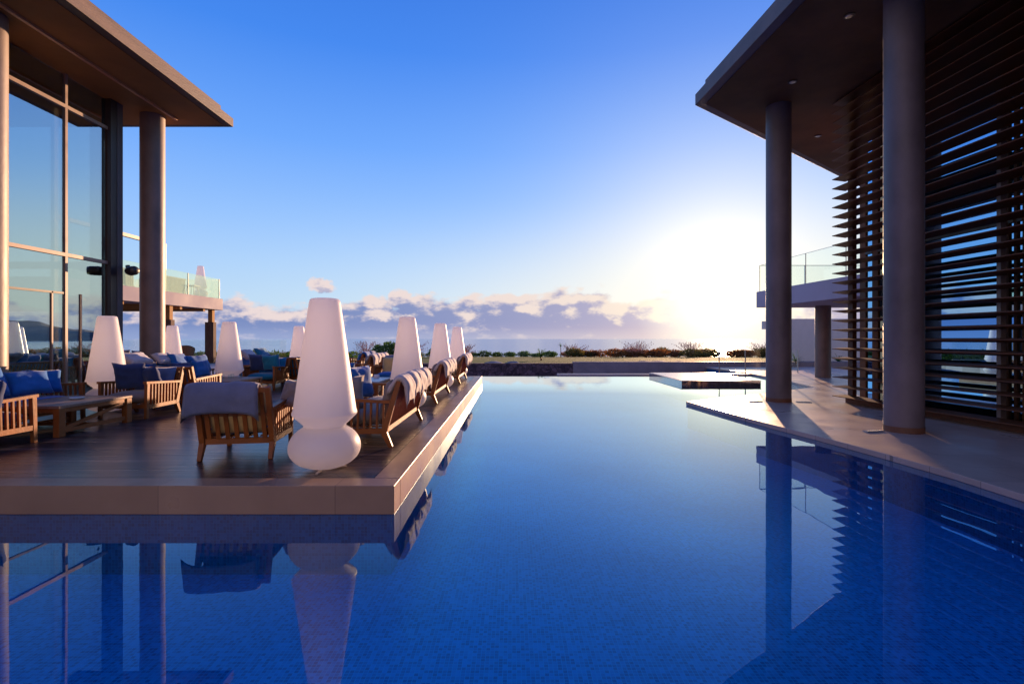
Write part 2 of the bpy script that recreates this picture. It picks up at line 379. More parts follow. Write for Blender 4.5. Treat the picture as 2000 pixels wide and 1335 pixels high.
# ------------------------------------------------------------------ mesh helpers
class MB:
    def __init__(s): s.v = []; s.f = []
    def add(s, vs, fs):
        o = len(s.v); s.v += [tuple(v) for v in vs]; s.f += [tuple(i+o for i in f) for f in fs]; return s
    def box(s, x0, x1, y0, y1, z0, z1):
        vs = [(x,y,z) for z in (z0,z1) for y in (y0,y1) for x in (x0,x1)]
        return s.add(vs, [(0,2,3,1),(4,5,7,6),(0,1,5,4),(2,6,7,3),(0,4,6,2),(1,3,7,5)])
    def bar(s, p0, p1, w, t, up=(0,0,1), w1=None, t1=None):
        p0 = Vector(p0); p1 = Vector(p1); d = (p1-p0).normalized(); up = Vector(up)
        if abs(d.dot(up)) > .97: up = Vector((0,1,0))
        a = d.cross(up).normalized(); b = a.cross(d).normalized()
        w1 = w if w1 is None else w1; t1 = t if t1 is None else t1
        vs = []
        for p, ww, tt in ((p0,w,t),(p1,w1,t1)):
            for sa, sb in ((-1,-1),(1,-1),(1,1),(-1,1)): vs.append(p + a*sa*ww/2 + b*sb*tt/2)
        return s.add(vs, [(0,3,2,1),(4,5,6,7),(0,1,5,4),(1,2,6,5),(2,3,7,6),(3,0,4,7)])
    def tube(s, pts, r, seg=8):
        pts = [Vector(p) for p in pts]; rs = r if isinstance(r, (list,tuple)) else [r]*len(pts)
        rings = []
        for i, p in enumerate(pts):
            d = (pts[min(i+1,len(pts)-1)] - pts[max(i-1,0)]).normalized()
            up = Vector((0,0,1)) if abs(d.z) < .95 else Vector((0,1,0))
            a = d.cross(up).normalized(); b = a.cross(d).normalized()
            rings.append([p + a*math.cos(2*math.pi*k/seg)*rs[i] + b*math.sin(2*math.pi*k/seg)*rs[i] for k in range(seg)])
        vs = [v for rg in rings for v in rg]; fs = []
        for i in range(len(pts)-1):
            for k in range(seg):
                fs.append((i*seg+k, i*seg+(k+1)%seg, (i+1)*seg+(k+1)%seg, (i+1)*seg+k))
        fs.append(tuple(range(seg-1,-1,-1))); fs.append(tuple((len(pts)-1)*seg+k for k in range(seg)))
        return s.add(vs, fs)
    def lathe(s, prof, c=(0,0), seg=48, cap=True):
        vs = []; fs = []
        for r, z in prof:
            for k in range(seg):
                a = 2*math.pi*k/seg; vs.append((c[0]+r*math.cos(a), c[1]+r*math.sin(a), z))
        for i in range(len(prof)-1):
            for k in range(seg):
                fs.append((i*seg+k, i*seg+(k+1)%seg, (i+1)*seg+(k+1)%seg, (i+1)*seg+k))
        if cap:
            fs.append(tuple(range(seg-1,-1,-1))); fs.append(tuple((len(prof)-1)*seg+k for k in range(seg)))
        return s.add(vs, fs)
    def prism(s, poly, z0, z1):
        n = len(poly); vs = [(x,y,z0) for x,y in poly] + [(x,y,z1) for x,y in poly]
        fs = [tuple(range(n-1,-1,-1)), tuple(range(n,2*n))] + [(i,(i+1)%n,n+(i+1)%n,n+i) for i in range(n)]
        return s.add(vs, fs)
    def build(s, name, mat, parent=None, bevel=0.0, smooth=False, loc=None, subsurf=0):
        me = bpy.data.meshes.new(name); me.from_pydata(s.v, [], s.f)
        bm = bmesh.new(); bm.from_mesh(me); bmesh.ops.recalc_face_normals(bm, faces=bm.faces); bm.to_mesh(me); bm.free()
        me.materials.append(mat)
        if smooth:
            for p in me.polygons: p.use_smooth = True
        o = bpy.data.objects.new(name, me); C.objects.link(o)
        if parent is not None: o.parent = parent
        if loc is not None: o.location = loc
        if bevel:
            b = o.modifiers.new('bevel', 'BEVEL'); b.width = bevel; b.segments = 2; b.limit_method = 'ANGLE'; b.angle_limit = R(35)
        if subsurf:
            b = o.modifiers.new('sub', 'SUBSURF'); b.levels = subsurf; b.render_levels = subsurf
        return o
def empty(name, loc=(0,0,0), rz=0.0):
    o = bpy.data.objects.new(name, None); C.objects.link(o); o.location = loc; o.rotation_euler = (0,0,rz); o.empty_display_size = .2
    return o
def tag(o, label=None, cat=None, group=None, kind=None):
    if label: o['label'] = label
    if cat: o['category'] = cat
    if group: o['group'] = group
    if kind: o['kind'] = kind
    return o
def kids(o): return list(KID.get(o.name, [])) if False else [c for c in o.children]
def copy_tree(o, parent=None):
    c = o.copy(); C.objects.link(c); c.parent = parent
    for ch in list(o.children): copy_tree(ch, c)
    return c
def smooth_angle(o, a=40):
    for p in o.data.polygons: p.use_smooth = True
    try:
        m = o.data; 
        bm = bmesh.new(); bm.from_mesh(m)
        for e in bm.edges:
            if len(e.link_faces) == 2 and e.calc_face_angle(0) > R(a): e.smooth = False
        bm.to_mesh(m); bm.free()
    except Exception: pass
    return o

def pillow_mb(w, h, t, seed=0, n=12, wr=.012, corner=.06):
    """puffed pillow lying in the XZ plane, thickness along Y, centre at origin"""
    mb = MB(); rr = random.Random(seed)
    def pt(i, j, side):
        u = -1+2*i/n; v = -1+2*j/n
        e = (1-u**4)*(1-v**4)
        edge = max(abs(u), abs(v))
        k = 1 - corner*(1-u*u)*(v*v) ; k2 = 1 - corner*(1-v*v)*(u*u)
        x = u*w/2*k2; z = v*h/2*k
        th = t/2*max(0, e)**.45
        wn = mnoise.noise(Vector((u*2.3+seed*3.1, v*2.3, side*5.0)))*wr*2.2*e**.3 + mnoise.noise(Vector((u*6+seed, v*6, side*3.0)))*wr*.8
        return (x, side*(th+ (wn if e > .001 else 0)), z + (mnoise.noise(Vector((u*1.5, seed*1.7, 0)))*.012))
    idx = {}
    for side in (-1, 1):
        for i in range(n+1):
            for j in range(n+1):
                b = i in (0,n) or j in (0,n)
                key = (i,j,0 if b else side)
                if key not in idx:
                    idx[key] = len(mb.v); mb.v.append(pt(i,j,side))
    for side in (-1, 1):
        for i in range(n):
            for j in range(n):
                q = []
                for a, b_ in ((i,j),(i+1,j),(i+1,j+1),(i,j+1)):
                    bb = a in (0,n) or b_ in (0,n); q.append(idx[(a,b_,0 if bb else side)])
                mb.f.append(tuple(q if side < 0 else q[::-1]))
    return mb
def drape_mb(x0, x1, path, t, seed=0, flare=.03, nx=14, wr=.010):
    """soft pad bent over a path in the YZ plane; width along X"""
    pts = [Vector((0, p[0], p[1])) for p in path]
    L = [0]
    for i in range(1, len(pts)): L.append(L[-1] + (pts[i]-pts[i-1]).length)
    ns = 22
    def at(s):
        s = max(0, min(1, s))*L[-1]
        for i in range(1, len(pts)):
            if s <= L[i] + 1e-9:
                f = (s-L[i-1])/(L[i]-L[i-1]); return pts[i-1].lerp(pts[i], f)
        return pts[-1]
    mb = MB(); idx = {}
    for side in (-1, 1):
        for i in range(nx+1):
            for j in range(ns+1):
                b = i in (0,nx) or j in (0,ns); key = (i,j,0 if b else side)
                if key in idx: continue
                u = -1+2*i/nx; s = j/ns; vv = -1+2*s
                p = at(s); d = (at(s+.03)-at(s-.03)).normalized(); nrm = Vector((0, -d.z, d.y))
                if vv > .55: p = p + d*(.07*((vv-.55)/.45)**2*abs(u)**6)
                e = (1-u**4)*(1-vv**4)
                th = t/2*max(0,e)**.5
                wn = mnoise.noise(Vector((u*2.5+seed*2.3, s*5, side*4)))*wr*1.6 + mnoise.noise(Vector((u*8+seed, s*9, side)))*wr*.6
                xm = (x0+x1)/2 + u*(x1-x0)/2*(1 + flare*(abs(vv)**3)/max(.2,(x1-x0)))
                if abs(vv) > .8: p = p + d*(.02*abs(u)**2*(1 if vv > 0 else -1))
                q = p + nrm*(side*(th) + (wn if not b else wn*.8))
                idx[key] = len(mb.v); mb.v.append((xm, q.y, q.z))
    for side in (-1, 1):
        for i in range(nx):
            for j in range(ns):
                q = []
                for a, b_ in ((i,j),(i+1,j),(i+1,j+1),(i,j+1)):
                    bb = a in (0,nx) or b_ in (0,ns); q.append(idx[(a,b_,0 if bb else side)])
                mb.f.append(tuple(q if side < 0 else q[::-1]))
    return mb

DZ = .24     # deck level
RZ = .07     # right paving level
# ================================================================== SETTING
# sea, lawn, ground
sea = MB(); sea.add([(-40000,70,-14),(40000,70,-14),(40000,45000,-14),(-40000,45000,-14)], [(0,1,2,3)])
tag(sea.build('sea', M_sea), kind='structure')
def strip(profile, x0, x1, nx, bump=0.0):
    mb = MB(); ny = len(profile)
    for i in range(nx+1):
        x = x0 + (x1-x0)*i/nx
        for (y, z) in profile:
            mb.v.append((x, y, z + bump*mnoise.noise(Vector((x*.08, y*.12, 0)))))
    for i in range(nx):
        for j in range(ny-1):
            mb.f.append((i*ny+j, (i+1)*ny+j, (i+1)*ny+j+1, i*ny+j+1))
    return mb
tag(strip([(-150,-1.35),(-30,-1.35),(27,-1.35),(66,-1.6)], -200, 200, 4).build('ground', M_pave_w), kind='structure')
tag(strip([(26.32,.235),(28,.225),(31,.17),(36,.07),(42,-.06),(52,-.34),(60,-.62),(66,-1.3),(75,-6.0),(92,-14.6)], -200, 200, 220, .05).build('lawn', M_lawn, smooth=True), kind='structure')
# pool
pool_floor = MB(); pool_floor.add([(-20,-8,-.52),(12,-8,-.52),(12,21,-.52),(-20,21,-.52)], [(0,1,2,3)])
tag(pool_floor.build('pool_floor', M_mosaic), kind='structure')
w = MB(); w.add([(-20,-8,0),(10.6,-8,0),(10.6,20.9,0),(1.85,20.9,0),(1.85,20.25,0),(-20,20.25,0)], [(0,1,2,3,4,5)])
tag(w.build('pool_water', M_water), kind='structure')
w = MB(); w.box(-20,1.85,20.26,20.38,-1.3,-.006); w.box(1.85,10.6,20.92,21.0,-1.3,-.02)
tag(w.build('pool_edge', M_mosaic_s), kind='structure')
cp = MB().box(1.85,9.75,20.86,21.14,-.015,.055)
tag(cp.build('far_pool_coping', M_coping, bevel=.008), kind='structure')
# dining deck
dk = MB().box(-16, -1.24, 4.585, 16.86, DZ-.1, DZ)
tag(dk.build('timber_deck', M_deck), kind='structure')
co = MB(); co.box(-16,-1.0,4.34,4.581,.0,DZ+.004); co.box(-1.236,-1.0,4.584,17.1,.0,DZ+.004); co.box(-16,-1.24,16.864,17.1,.0,DZ+.004)
M_coping_slab = brick_mat('coping_slabs', (.42,.25,.14), (.35,.205,.115), (.20,.12,.07), 1.5, 30.0, .003, .35, 0, noise_s=1.3, bump=.05)
tag(co.build('deck_coping', M_coping_slab, bevel=.006), kind='structure')
bs = MB().box(-16,-1.03,4.37,17.07,-1.1,.0)
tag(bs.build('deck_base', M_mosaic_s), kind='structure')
pv = MB().box(-34, -7.2, 17.104, 27.4, -1.3, DZ-.01); pv.box(-34,-16.004,4.3,17.1,-1.3,DZ-.01)
tag(pv.build('left_terrace_paving', M_pave_w), kind='structure')
# right paving with curved edge
edge = [(4.3,-6),(4.5,0),(4.62,2.5),(4.66,4.0),(4.68,5.42),(4.60,6.4),(4.50,7.24),(4.40,7.9),(4.28,8.6),(4.13,9.9),(3.95,11.62)]
rp = edge + [(8.9,15.05),(9.25,16.9),(9.8,21.1),(9.8,25.97),(30,25.97),(30,-6)]
tag(MB().prism(rp, .0, RZ).build('pool_terrace', M_paver, bevel=.006), kind='structure')
rb = [(x+.03,y-.02) for x,y in edge] + [(8.95,15.0),(9.3,16.9),(9.85,21.1),(9.85,25.9),(29.9,25.9),(29.9,-6)]
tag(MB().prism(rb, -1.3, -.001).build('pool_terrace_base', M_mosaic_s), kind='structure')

# raised spa
spa = empty('raised_spa', (5.47, 16.5, 0)); tag(spa, 'raised rectangular spa basin clad in dark glossy tiles beside the far paving', 'spa')
MB().box(0,2.55,0,3.9,-.9,.128).build('basin', M_glasstile, spa)
MB().box(-.012,2.562,-.012,3.912,.128,.14).build('rim', M_coping, spa)
wt = MB(); wt.add([(.03,.03,.1435),(2.52,.03,.1435),(2.52,3.87,.1435),(.03,3.87,.1435)], [(0,1,2,3)])
wt.build('water_sheet', principled('wet_white_stone', (.62,.58,.55), .28, 1.0, 0, 1, .03), spa)

# walls behind the pool
o = MB().box(-7.1, 3.10, 26.0, 26.4, -1.3, .24).build('lava_stone_wall', M_lava)
tag(o, 'dark purple lava stone wall at the far end of the pool', 'wall')
o = MB().box(3.10, 40, 25.98, 26.30, -1.3, .32).build('concrete_garden_wall', M_gconc, bevel=.01)
tag(o, 'long low grey concrete wall behind the raised spa', 'wall')
for i,(x,y,s,lab) in enumerate([(-.9,26.9,.5,'flat grey boulder at the left end of the lava stone wall'),(.05,27.0,.35,'small grey boulder on the lawn left of the spiky palm'),
        (7.1,27.3,.5,'left one of the grey boulders behind the concrete wall'),(7.9,27.6,.62,'largest grey boulder behind the concrete wall'),(8.9,27.2,.42,'right one of the grey boulders behind the concrete wall')]):
    mb = MB(); mb.lathe([(0.001,-.3),(s*.8,-.1),(s*1.1,.0),(s*.9,.05),(s*.5,.09),(.001,.10)], seg=10, cap=False)
    mb.v = [(a*(1+.3*mnoise.noise(Vector((a*3,b*3,i)))), b*(1+.3*mnoise.noise(Vector((b*3,a*3,i)))), c*(1+.5*mnoise.noise(Vector((a*4,b*4,c*4+i))))) for a,b,c in mb.v]
    o = mb.build('rock', M_rock, loc=(x,y,.20), smooth=True)
    tag(o, lab, 'rock', 'boulders behind the wall')

# ================================================================== LEFT PAVILION
SZ = 6.74    # soffit level
pav = empty('glass_pavilion', (-8.85, 8.0, DZ)); tag(pav, 'tall glazed pavilion with flat concrete roof on round columns above the deck', 'building')
def P(mb, name, mat, parent=pav, **kw):
    off = Vector(parent.location)
    mb.v = [tuple(Vector(v)-off) for v in mb.v]
    return mb.build(name, mat, parent, **kw)
roof = P(MB().box(-20,-6.92,-6,12.72,SZ,SZ+.21), 'roof', M_concrete, bevel=.008)
up = MB().box(-20,-7.14,-6,12.56,SZ+.212,SZ+.46)
up.v = [tuple(Vector(v)-Vector(pav.location)) for v in up.v]; up.build('roof_upstand', M_concrete, roof, bevel=.008)
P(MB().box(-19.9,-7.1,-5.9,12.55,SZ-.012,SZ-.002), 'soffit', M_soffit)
P(MB().box(-8.03,-7.97,-5.9,12.2,SZ-.055,SZ-.013), 'soffit_lip', principled('sunlit_orange_lip', (.62,.30,.14), .5, .5))  # soffit lip, its orange colour stands in for sunlight catching it
for y in (8.25, 12.05, 4.45, .65):
    c = P(MB().lathe([(.252,DZ),(.252,SZ-.014)], c=(-8.46,y), seg=64), 'column', M_colconc); smooth_angle(c)
GX = -8.86
YE = 11.17
fr = MB()
ym = [10.14, 8.82, 7.5, 6.18, 4.86]
for y in ym: P(MB().box(GX-.05,GX+.04,y-.028,y+.028,DZ,SZ-.012), 'mullion', M_bronze)
for z in (6.08-.0, 3.15): P(MB().box(GX-.045,GX+.045,-1,YE,z-.035,z+.035), 'transom', M_bronze)
zs = [DZ, 3.13, 6.06, SZ-.02]
yy = [YE]+ym
for a in range(len(yy)-1):
    for b in range(3):
        P(MB().box(GX-.008,GX+.008,yy[a+1]+.03,yy[a]-.03,zs[b]+.02,zs[b+1]-.02), 'glass_pane', M_facade_glass)
P(MB().box(GX-.35,GX+.11,YE,YE+.17,DZ,SZ-.012), 'corner_post', M_dark)
P(MB().box(GX-.02,GX+.12,YE+.17,YE+.33,DZ,SZ-.012), 'corner_post', principled('corner_panel', (.10,.085,.09), .45))
# far glazed end and the dim interior
for x in (-10.2,-11.6,-13.0,-14.4): P(MB().box(x-.04,x+.04,YE+.2,YE+.3,DZ,SZ-.012), 'mullion', M_bronze)
P(MB().box(-15.9,GX-.36,YE+.2,YE+.28,3.05,3.2), 'transom', M_bronze)
P(MB().box(-16.0,-15.8,-5,YE+.3,DZ,SZ-.012), 'inner_wall', M_panel)
P(MB().box(-15.8,GX-.06,-5,YE+.2,DZ+.002,DZ+.012), 'inner_floor', M_taupe)
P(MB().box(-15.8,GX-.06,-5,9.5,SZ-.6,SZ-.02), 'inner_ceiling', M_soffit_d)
for x,y in ((-11.4,9.3),(-12.6,10.6)):
    smooth_angle(P(MB().lathe([(.2,DZ+.01),(.2,SZ-.61)], c=(x,y), seg=32), 'inner_column', M_colconc))
for y in (9.84, 10.50): P(MB().box(GX-.03,GX+.03,y-.016,y+.016,DZ,2.40), 'door_frame', M_bronze)
P(MB().box(GX-.03,GX+.03,8.85,10.11,2.37,2.41), 'door_head', M_dark)
# wall speakers on the post
def speaker(x, y, z, rz, label):
    s = empty('wall_speaker', (x,y,z), rz); tag(s, label, 'speaker', 'black speakers on the corner post')
    m = MB(); m.lathe([(.001,-.16),(.08,-.155),(.10,-.10),(.105,.06),(.085,.15),(.001,.16)], seg=20, cap=False)
    m.v = [(a, c, b) for a,b,c in m.v]
    m.build('housing', M_dark, s, smooth=True)
    MB().lathe([(.075,0),(.075,.012)], seg=20).build('grille', principled('grille', (.02,.02,.02), .6, bump=.6, bscale=200), s, loc=(0,0,0)).rotation_euler = (R(90),0,0)
    s.children[-1].location = (0,-.16,0)
    MB().box(-.02,.02,-.02,.10,.08,.14).build('bracket', M_dark, s)
speaker(GX+.27, YE+.30, 3.0, R(60), 'black speaker bracketed to the right face of the pavilion corner post')
speaker(GX-.06, YE-.16, 3.0, R(-20), 'black speaker on the glass side of the pavilion corner post')

# ================================================================== LEFT UPPER TERRACE
TX = -15.3
ter = empty('raised_terrace', (-18, 20, DZ)); tag(ter, 'white raised terrace on columns behind the glass pavilion, with glass balustrade', 'terrace')
PT = lambda mb, name, mat, **kw: P(mb, name, mat, parent=ter, **kw)
PT(MB().box(-26,TX,17.3,27.1,3.0,3.59), 'slab', principled('pink_white_render', (.26,.225,.27), .7, .3, .05, 6, .06, .8), bevel=.01)
for y in (18.5,20.3,22.1,23.9,25.7): PT(MB().box(-25.9,TX-.15,y-.08,y+.08,2.86,2.999), 'soffit_beam', M_soffit)
for x,y in ((-15.55,23.2),(-15.62,26.6),(-15.55,19.4)):
    PT(MB().box(x-.11,x+.11,y-.11,y+.11,2.2,3.0), 'column', M_soffit)
    PT(MB().box(x-.26,x+.18,y-.13,y+.13,DZ,2.35), 'column_cladding', principled('bark_cladding', (.12,.07,.05), .8, .3, .8, 14, .4, 5, (4,4,1)))
ys = [17.4,19.7,22.0,24.4,27.0]
for i in range(4):
    PT(MB().box(TX-.15,TX-.135,ys[i]+.012,ys[i+1]-.012,3.5,4.62), 'balustrade_pane', M_rail_glass_g)
PT(MB().box(-25.9,TX-.16,26.99,27.003,3.5,4.62), 'balustrade_pane', M_rail_glass_g)
for y in ys[1:]: PT(MB().box(TX-.16,TX-.12,y-.01,y+.01,3.5,4.62), 'balustrade_joint', M_dark)
for y in (18.0, 23.05): PT(MB().box(TX-.42,TX-.30,y-.06,y+.06,3.59,5.62), 'pergola_post', M_bronze)
PT(MB().box(TX-.43,TX-.29,17.6,23.12,5.62,5.76), 'pergola_beam', M_bronze)
# lower balustrade behind
lb = empty('glass_balustrade', (-16,27.2,DZ)); tag(lb, 'long clear glass balustrade along the far end of the left terrace', 'balustrade')
xs = [-26,-24,-22,-20,-18,-16,-14,-12]
for i in range(len(xs)-1):
    MB().box(xs[i]+16+.01, xs[i+1]+16-.01, 0,.014, 0,1.18).build('glass_pane', M_rail_glass, lb)
MB().box(-10,4,-.02,.034,-.01,.05).build('base_channel', M_steel, lb)

# ================================================================== RIGHT BUILDING
RS = 6.77
house = empty('louvred_house', (9, 6, RZ)); tag(house, 'dark louvred timber house with deep flat concrete roof on round columns at right', 'building')
PH = lambda mb, name, mat, **kw: P(mb, name, mat, parent=house, **kw)
poly = [(5.45,-8),(4.15,11.6),(11.07,17.0),(20,24),(24,24),(24,-8)]
rf = PH(MB().prism(poly, RS, RS+.25), 'roof', principled('blue_grey_concrete', (.13,.13,.14), .6, .4, .3, 16, .3, 1.3), bevel=.008)
poly2 = [(5.60,-8),(4.32,11.45),(11.07,16.75),(20,23.7),(23.9,23.7),(23.9,-8)]
m2 = MB().prism(poly2, RS+.252, RS+.50); m2.v = [tuple(Vector(v)-Vector(house.location)) for v in m2.v]
m2.build('roof_upstand', MATS['blue_grey_concrete'], rf, bevel=.008)
polys = [(5.60,-7.9),(4.35,11.5),(11.07,16.8),(20,23.8),(23.8,23.8),(23.8,-7.9)]
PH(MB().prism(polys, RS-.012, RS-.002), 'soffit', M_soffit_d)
for x,y,r in ((6.05,11.62,.262),(6.02,7.87,.258),(6.35,3.9,.258)):
    c = PH(MB().lathe([(r,RZ+.09),(r,RS-.013)], c=(x,y), seg=72), 'column', principled('column_grey_concrete', (.145,.118,.135), .5, .5, .25, 9, .34, 1.3, (1,1,.6))); smooth_angle(c)
    b = MB().lathe([(r+.004,RZ-.01),(r+.004,RZ+.09)], c=(x,y), seg=72)
    b.v = [tuple(Vector(v)-Vector(house.location)) for v in b.v]; smooth_angle(b.build('base_ring', M_base, c))
for x,y in ((5.5,8.35),(5.75,10.5),(7.95,13.3)):
    d = PH(MB().lathe([(.085,RS-.03),(.085,RS-.012)], c=(x,y), seg=24), 'downlight', M_dark)
    q = MB().lathe([(.045,RS-.036),(.055,RS-.0305)], c=(x,y), seg=24); q.v = [tuple(Vector(v)-Vector(house.location)) for v in q.v]
    q.build('reflector', M_steel, d)
# louvre screen; the wall line leans slightly
def wx(y, x0): return x0 + .065*(11.36-y)
Y0, Y1 = 11.42, -3.0
sl = MB(); k = 0
z = RZ + .12
while z < RS - .1:
    y_end = Y0
    a0_, a1_ = (wx(Y1,7.14),Y1), (wx(Y0,7.14),Y0); b0_, b1_ = (wx(Y1,7.44),Y1), (wx(Y0,7.44),Y0)
    zz = z + rnd.uniform(-.002,.002)
    sl.add([(*a0_,zz+.026),(*a1_,zz+.026),(*b1_,zz-.012),(*b0_,zz-.012),(*a0_,zz+.040),(*a1_,zz+.040),(*b1_,zz+.060),(*b0_,zz+.060)],
           [(0,1,2,3),(7,6,5,4),(0,4,5,1),(1,5,6,2),(2,6,7,3),(3,7,4,0)])
    z += .209
PH(sl, 'louvre_slats', M_slat)
for yp, wd in ((11.28,.16),(8.06,.07),(5.6,.07),(3.0,.07)):
    x0 = wx(yp,7.445)
    PH(MB().box(x0,x0+.09,yp-wd/2,yp+wd/2,RZ,RS-.013), 'louvre_post', M_slat if wd>.1 else principled('steel_post', (.20,.17,.20), .4, .5))
PH(MB().prism([(wx(Y1,7.44),Y1),(wx(Y0,7.44),Y0),(wx(Y0,7.56),Y0),(wx(Y1,7.56),Y1)], RZ, RZ+.115), 'base_rail', M_slat)
# facade behind
FX = 7.82
def fac(y0, y1, z0, z1, name, mat, dx=0.0, th=.1):
    return PH(MB().prism([(wx(y0,FX+dx),y0),(wx(y1,FX+dx),y1),(wx(y1,FX+dx+th),y1),(wx(y0,FX+dx+th),y0)], z0, z1), name, mat)
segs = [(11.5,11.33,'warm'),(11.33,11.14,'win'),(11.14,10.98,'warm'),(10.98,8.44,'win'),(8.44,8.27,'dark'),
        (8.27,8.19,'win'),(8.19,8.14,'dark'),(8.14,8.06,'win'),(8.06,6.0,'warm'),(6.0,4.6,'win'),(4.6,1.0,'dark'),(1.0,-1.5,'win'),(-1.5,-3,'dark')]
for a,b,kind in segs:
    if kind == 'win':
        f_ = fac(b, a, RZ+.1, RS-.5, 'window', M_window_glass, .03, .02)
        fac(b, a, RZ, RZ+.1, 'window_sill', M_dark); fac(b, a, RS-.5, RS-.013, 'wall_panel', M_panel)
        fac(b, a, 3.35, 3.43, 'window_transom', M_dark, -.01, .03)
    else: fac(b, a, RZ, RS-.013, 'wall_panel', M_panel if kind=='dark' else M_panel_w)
PH(MB().prism([(7.9,11.38),(8.0,11.5),(16,13.6),(16,13.4)], RZ, RS-.013), 'end_wall', M_panel)
PH(MB().box(9.2,9.4,-3,11.0,RZ,RS-.013), 'inner_wall', M_panel)
# floor plates near the columns
def grate(x,y,rz,label):
    g = MB().box(-.15,.15,-.05,.05,0,.012)
    for i in range(9): g.box(-.14+i*.032,-.128+i*.032,-.04,.04,.012,.016)
    o = g.build('floor_grate', M_steel, loc=(x,y,RZ)); o.rotation_euler=(0,0,rz); tag(o,label,'floor drain','steel grates beside the columns')
grate(5.55,7.86,R(10),'small steel floor grate left of the nearest right column')
grate(5.50,11.55,R(20),'small steel floor grate left of the farther pool column')
grate(6.55,11.5,R(-10),'small steel floor grate right of the farther pool column')

# right upper terrace
rt = empty('upper_terrace', (12,18,RZ)); tag(rt, 'white cantilevered upper terrace slab with glass rail behind the louvred house', 'terrace')
PR = lambda mb, name, mat, **kw: P(mb, name, mat, parent=rt, **kw)
a0 = (9.54,20.0); a1 = (9.9,13.6)
PR(MB().prism([a0,a1,(24,13.6),(24,20.0)], 2.70, 3.32), 'slab', principled('lilac_white_render', (.48,.44,.50), .7, .3, .05, 6, .06, .8), bevel=.01)
c = PR(MB().lathe([(.26,RZ),(.26,2.699)], c=(11.45,18.85), seg=48), 'column', M_colconc); smooth_angle(c)
for i,(y0,y1) in enumerate(((13.7,15.2),(15.2,17.1),(17.1,19.95))):
    xa = 9.54+(20-y0)*.056+.1; xb = 9.54+(20-y1)*.056+.1
    PR(MB().prism([(xa,y0+.01),(xb,y1-.01),(xb+.014,y1-.01),(xa+.014,y0+.01)], 3.2, 4.33), 'balustrade_pane', M_rail_glass)
    PR(MB().box(xb-.004,xb+.018,y1-.006,y1+.006,3.2,4.34), 'balustrade_joint', M_steel)
    PR(MB().bar((xa,y0,4.335),(xb,y1,4.335),.018,.012), 'handrail', M_steel)
PR(MB().box(9.65,23.9,19.93,19.945,3.2,4.33), 'balustrade_pane', M_rail_glass)
PR(MB().box(9.65,23.9,19.92,19.955,4.331,4.35), 'handrail', M_steel)
for x in (11.4,13.2,15,17,19): PR(MB().box(x-.007,x+.007,19.918,19.958,3.2,4.331), 'balustrade_joint', M_steel)
# white garden wall further off
gw = empty('white_garden_wall', (22,30,0)); tag(gw, 'tall white rendered wall on the lawn behind the right terrace', 'wall')
P(MB().box(16.3,40,30,30.3,-.4,2.66),'wall', M_white, parent=gw, bevel=.01)
P(MB().box(14.75,16.3,30.05,30.25,2.05,2.52),'ledge', M_white, parent=gw)
# glass fence
gf = empty('glass_fence', (8.7,21.5,RZ)); tag(gf, 'low frameless glass fence with slim steel posts behind the raised spa', 'fence')
for i in range(3): MB().box(.02+i*1.1,1.08+i*1.1,0,.012,.03,.92).build('glass_pane', M_rail_glass, gf)
for i in range(4): MB().box(-.015+i*1.1,.015+i*1.1,-.02,.03,-.01,.96).build('post', M_steel, gf)

# distant hills to the sides
def hills(name, x0, x1, y, h, seed, depth=900):
    mb = MB(); nx, ny = 70, 10
    for i in range(nx+1):
        u = i/nx; x = x0+(x1-x0)*u
        for j in range(ny+1):
            v = j/ny
            e = math.sin(math.pi*u)**.6*math.sin(math.pi*v)
            n = .65+.5*mnoise.fractal(Vector((x*.0011,v*1.5,seed)),.9,2.1,5)
            mb.v.append((x, y+depth*v, -14.5 + h*e*max(.1,n)))
    for i in range(nx):
        for j in range(ny): mb.f.append((i*(ny+1)+j,(i+1)*(ny+1)+j,(i+1)*(ny+1)+j+1,i*(ny+1)+j+1))
    tag(mb.build(name, M_hill, smooth=True), kind='structure')
hills('hills', 2600, 9000, 3600, 300, 3.0)

# ================================================================== PLANTS
def leafball(mb, c, rx, ry, rz, n, s, r_):
    for _ in range(n):
        while True:
            p = Vector((r_.uniform(-1,1), r_.uniform(-1,1), r_.uniform(-.9,1)))
            if .35 < p.length < 1: break
        lump = 1 + .25*mnoise.noise(p*2.2 + Vector((c[0],c[1],0)))
        q = Vector((c[0]+p.x*rx*lump, c[1]+p.y*ry*lump, c[2]+p.z*rz*lump))
        d = Vector((r_.gauss(0,1), r_.gauss(0,1), r_.gauss(.4,1))).normalized(); e = d.orthogonal().normalized()
        l = s*r_.uniform(.6,1.4)
        mb.add([q-e*l*.35, q+d*l*.1-e*.0, q+e*l*.35, q+d*l], [(0,1,2,3)])
def lawn_z(y):
    pts = [(26.32,.235),(28,.225),(31,.17),(36,.07),(42,-.06),(52,-.34),(60,-.62),(66,-1.3)]
    for (a,b),(c_,d) in zip(pts, pts[1:]):
        if y <= c_: return b+(d-b)*(y-a)/(c_-a)
    return -1.3
def make_bush(name, mat, r, h, n, s, seed, stem=True):
    root = empty(name)
    rr = random.Random(seed); mb = MB()
    leafball(mb, (0,0,h*.52), r, r*.9, h*.5, n, s, rr)
    mb.build('foliage', mat, root)
    st = MB(); 
    for k in range(5):
        a = k*1.257+seed; st.tube([(0,0,-.15),(math.cos(a)*r*.2,math.sin(a)*r*.2,h*.3),(math.cos(a)*r*.5,math.sin(a)*r*.5,h*.6)], [.03,.02,.01], 5)
    st.build('stem', M_soffit, root)
    return root
bp_ = [make_bush('round_bush', M_green, .70, .52, 800, .11, 5+i) for i in range(3)]
k = 0
xsb = [-38.5+i*1.42 for i in range(31)]
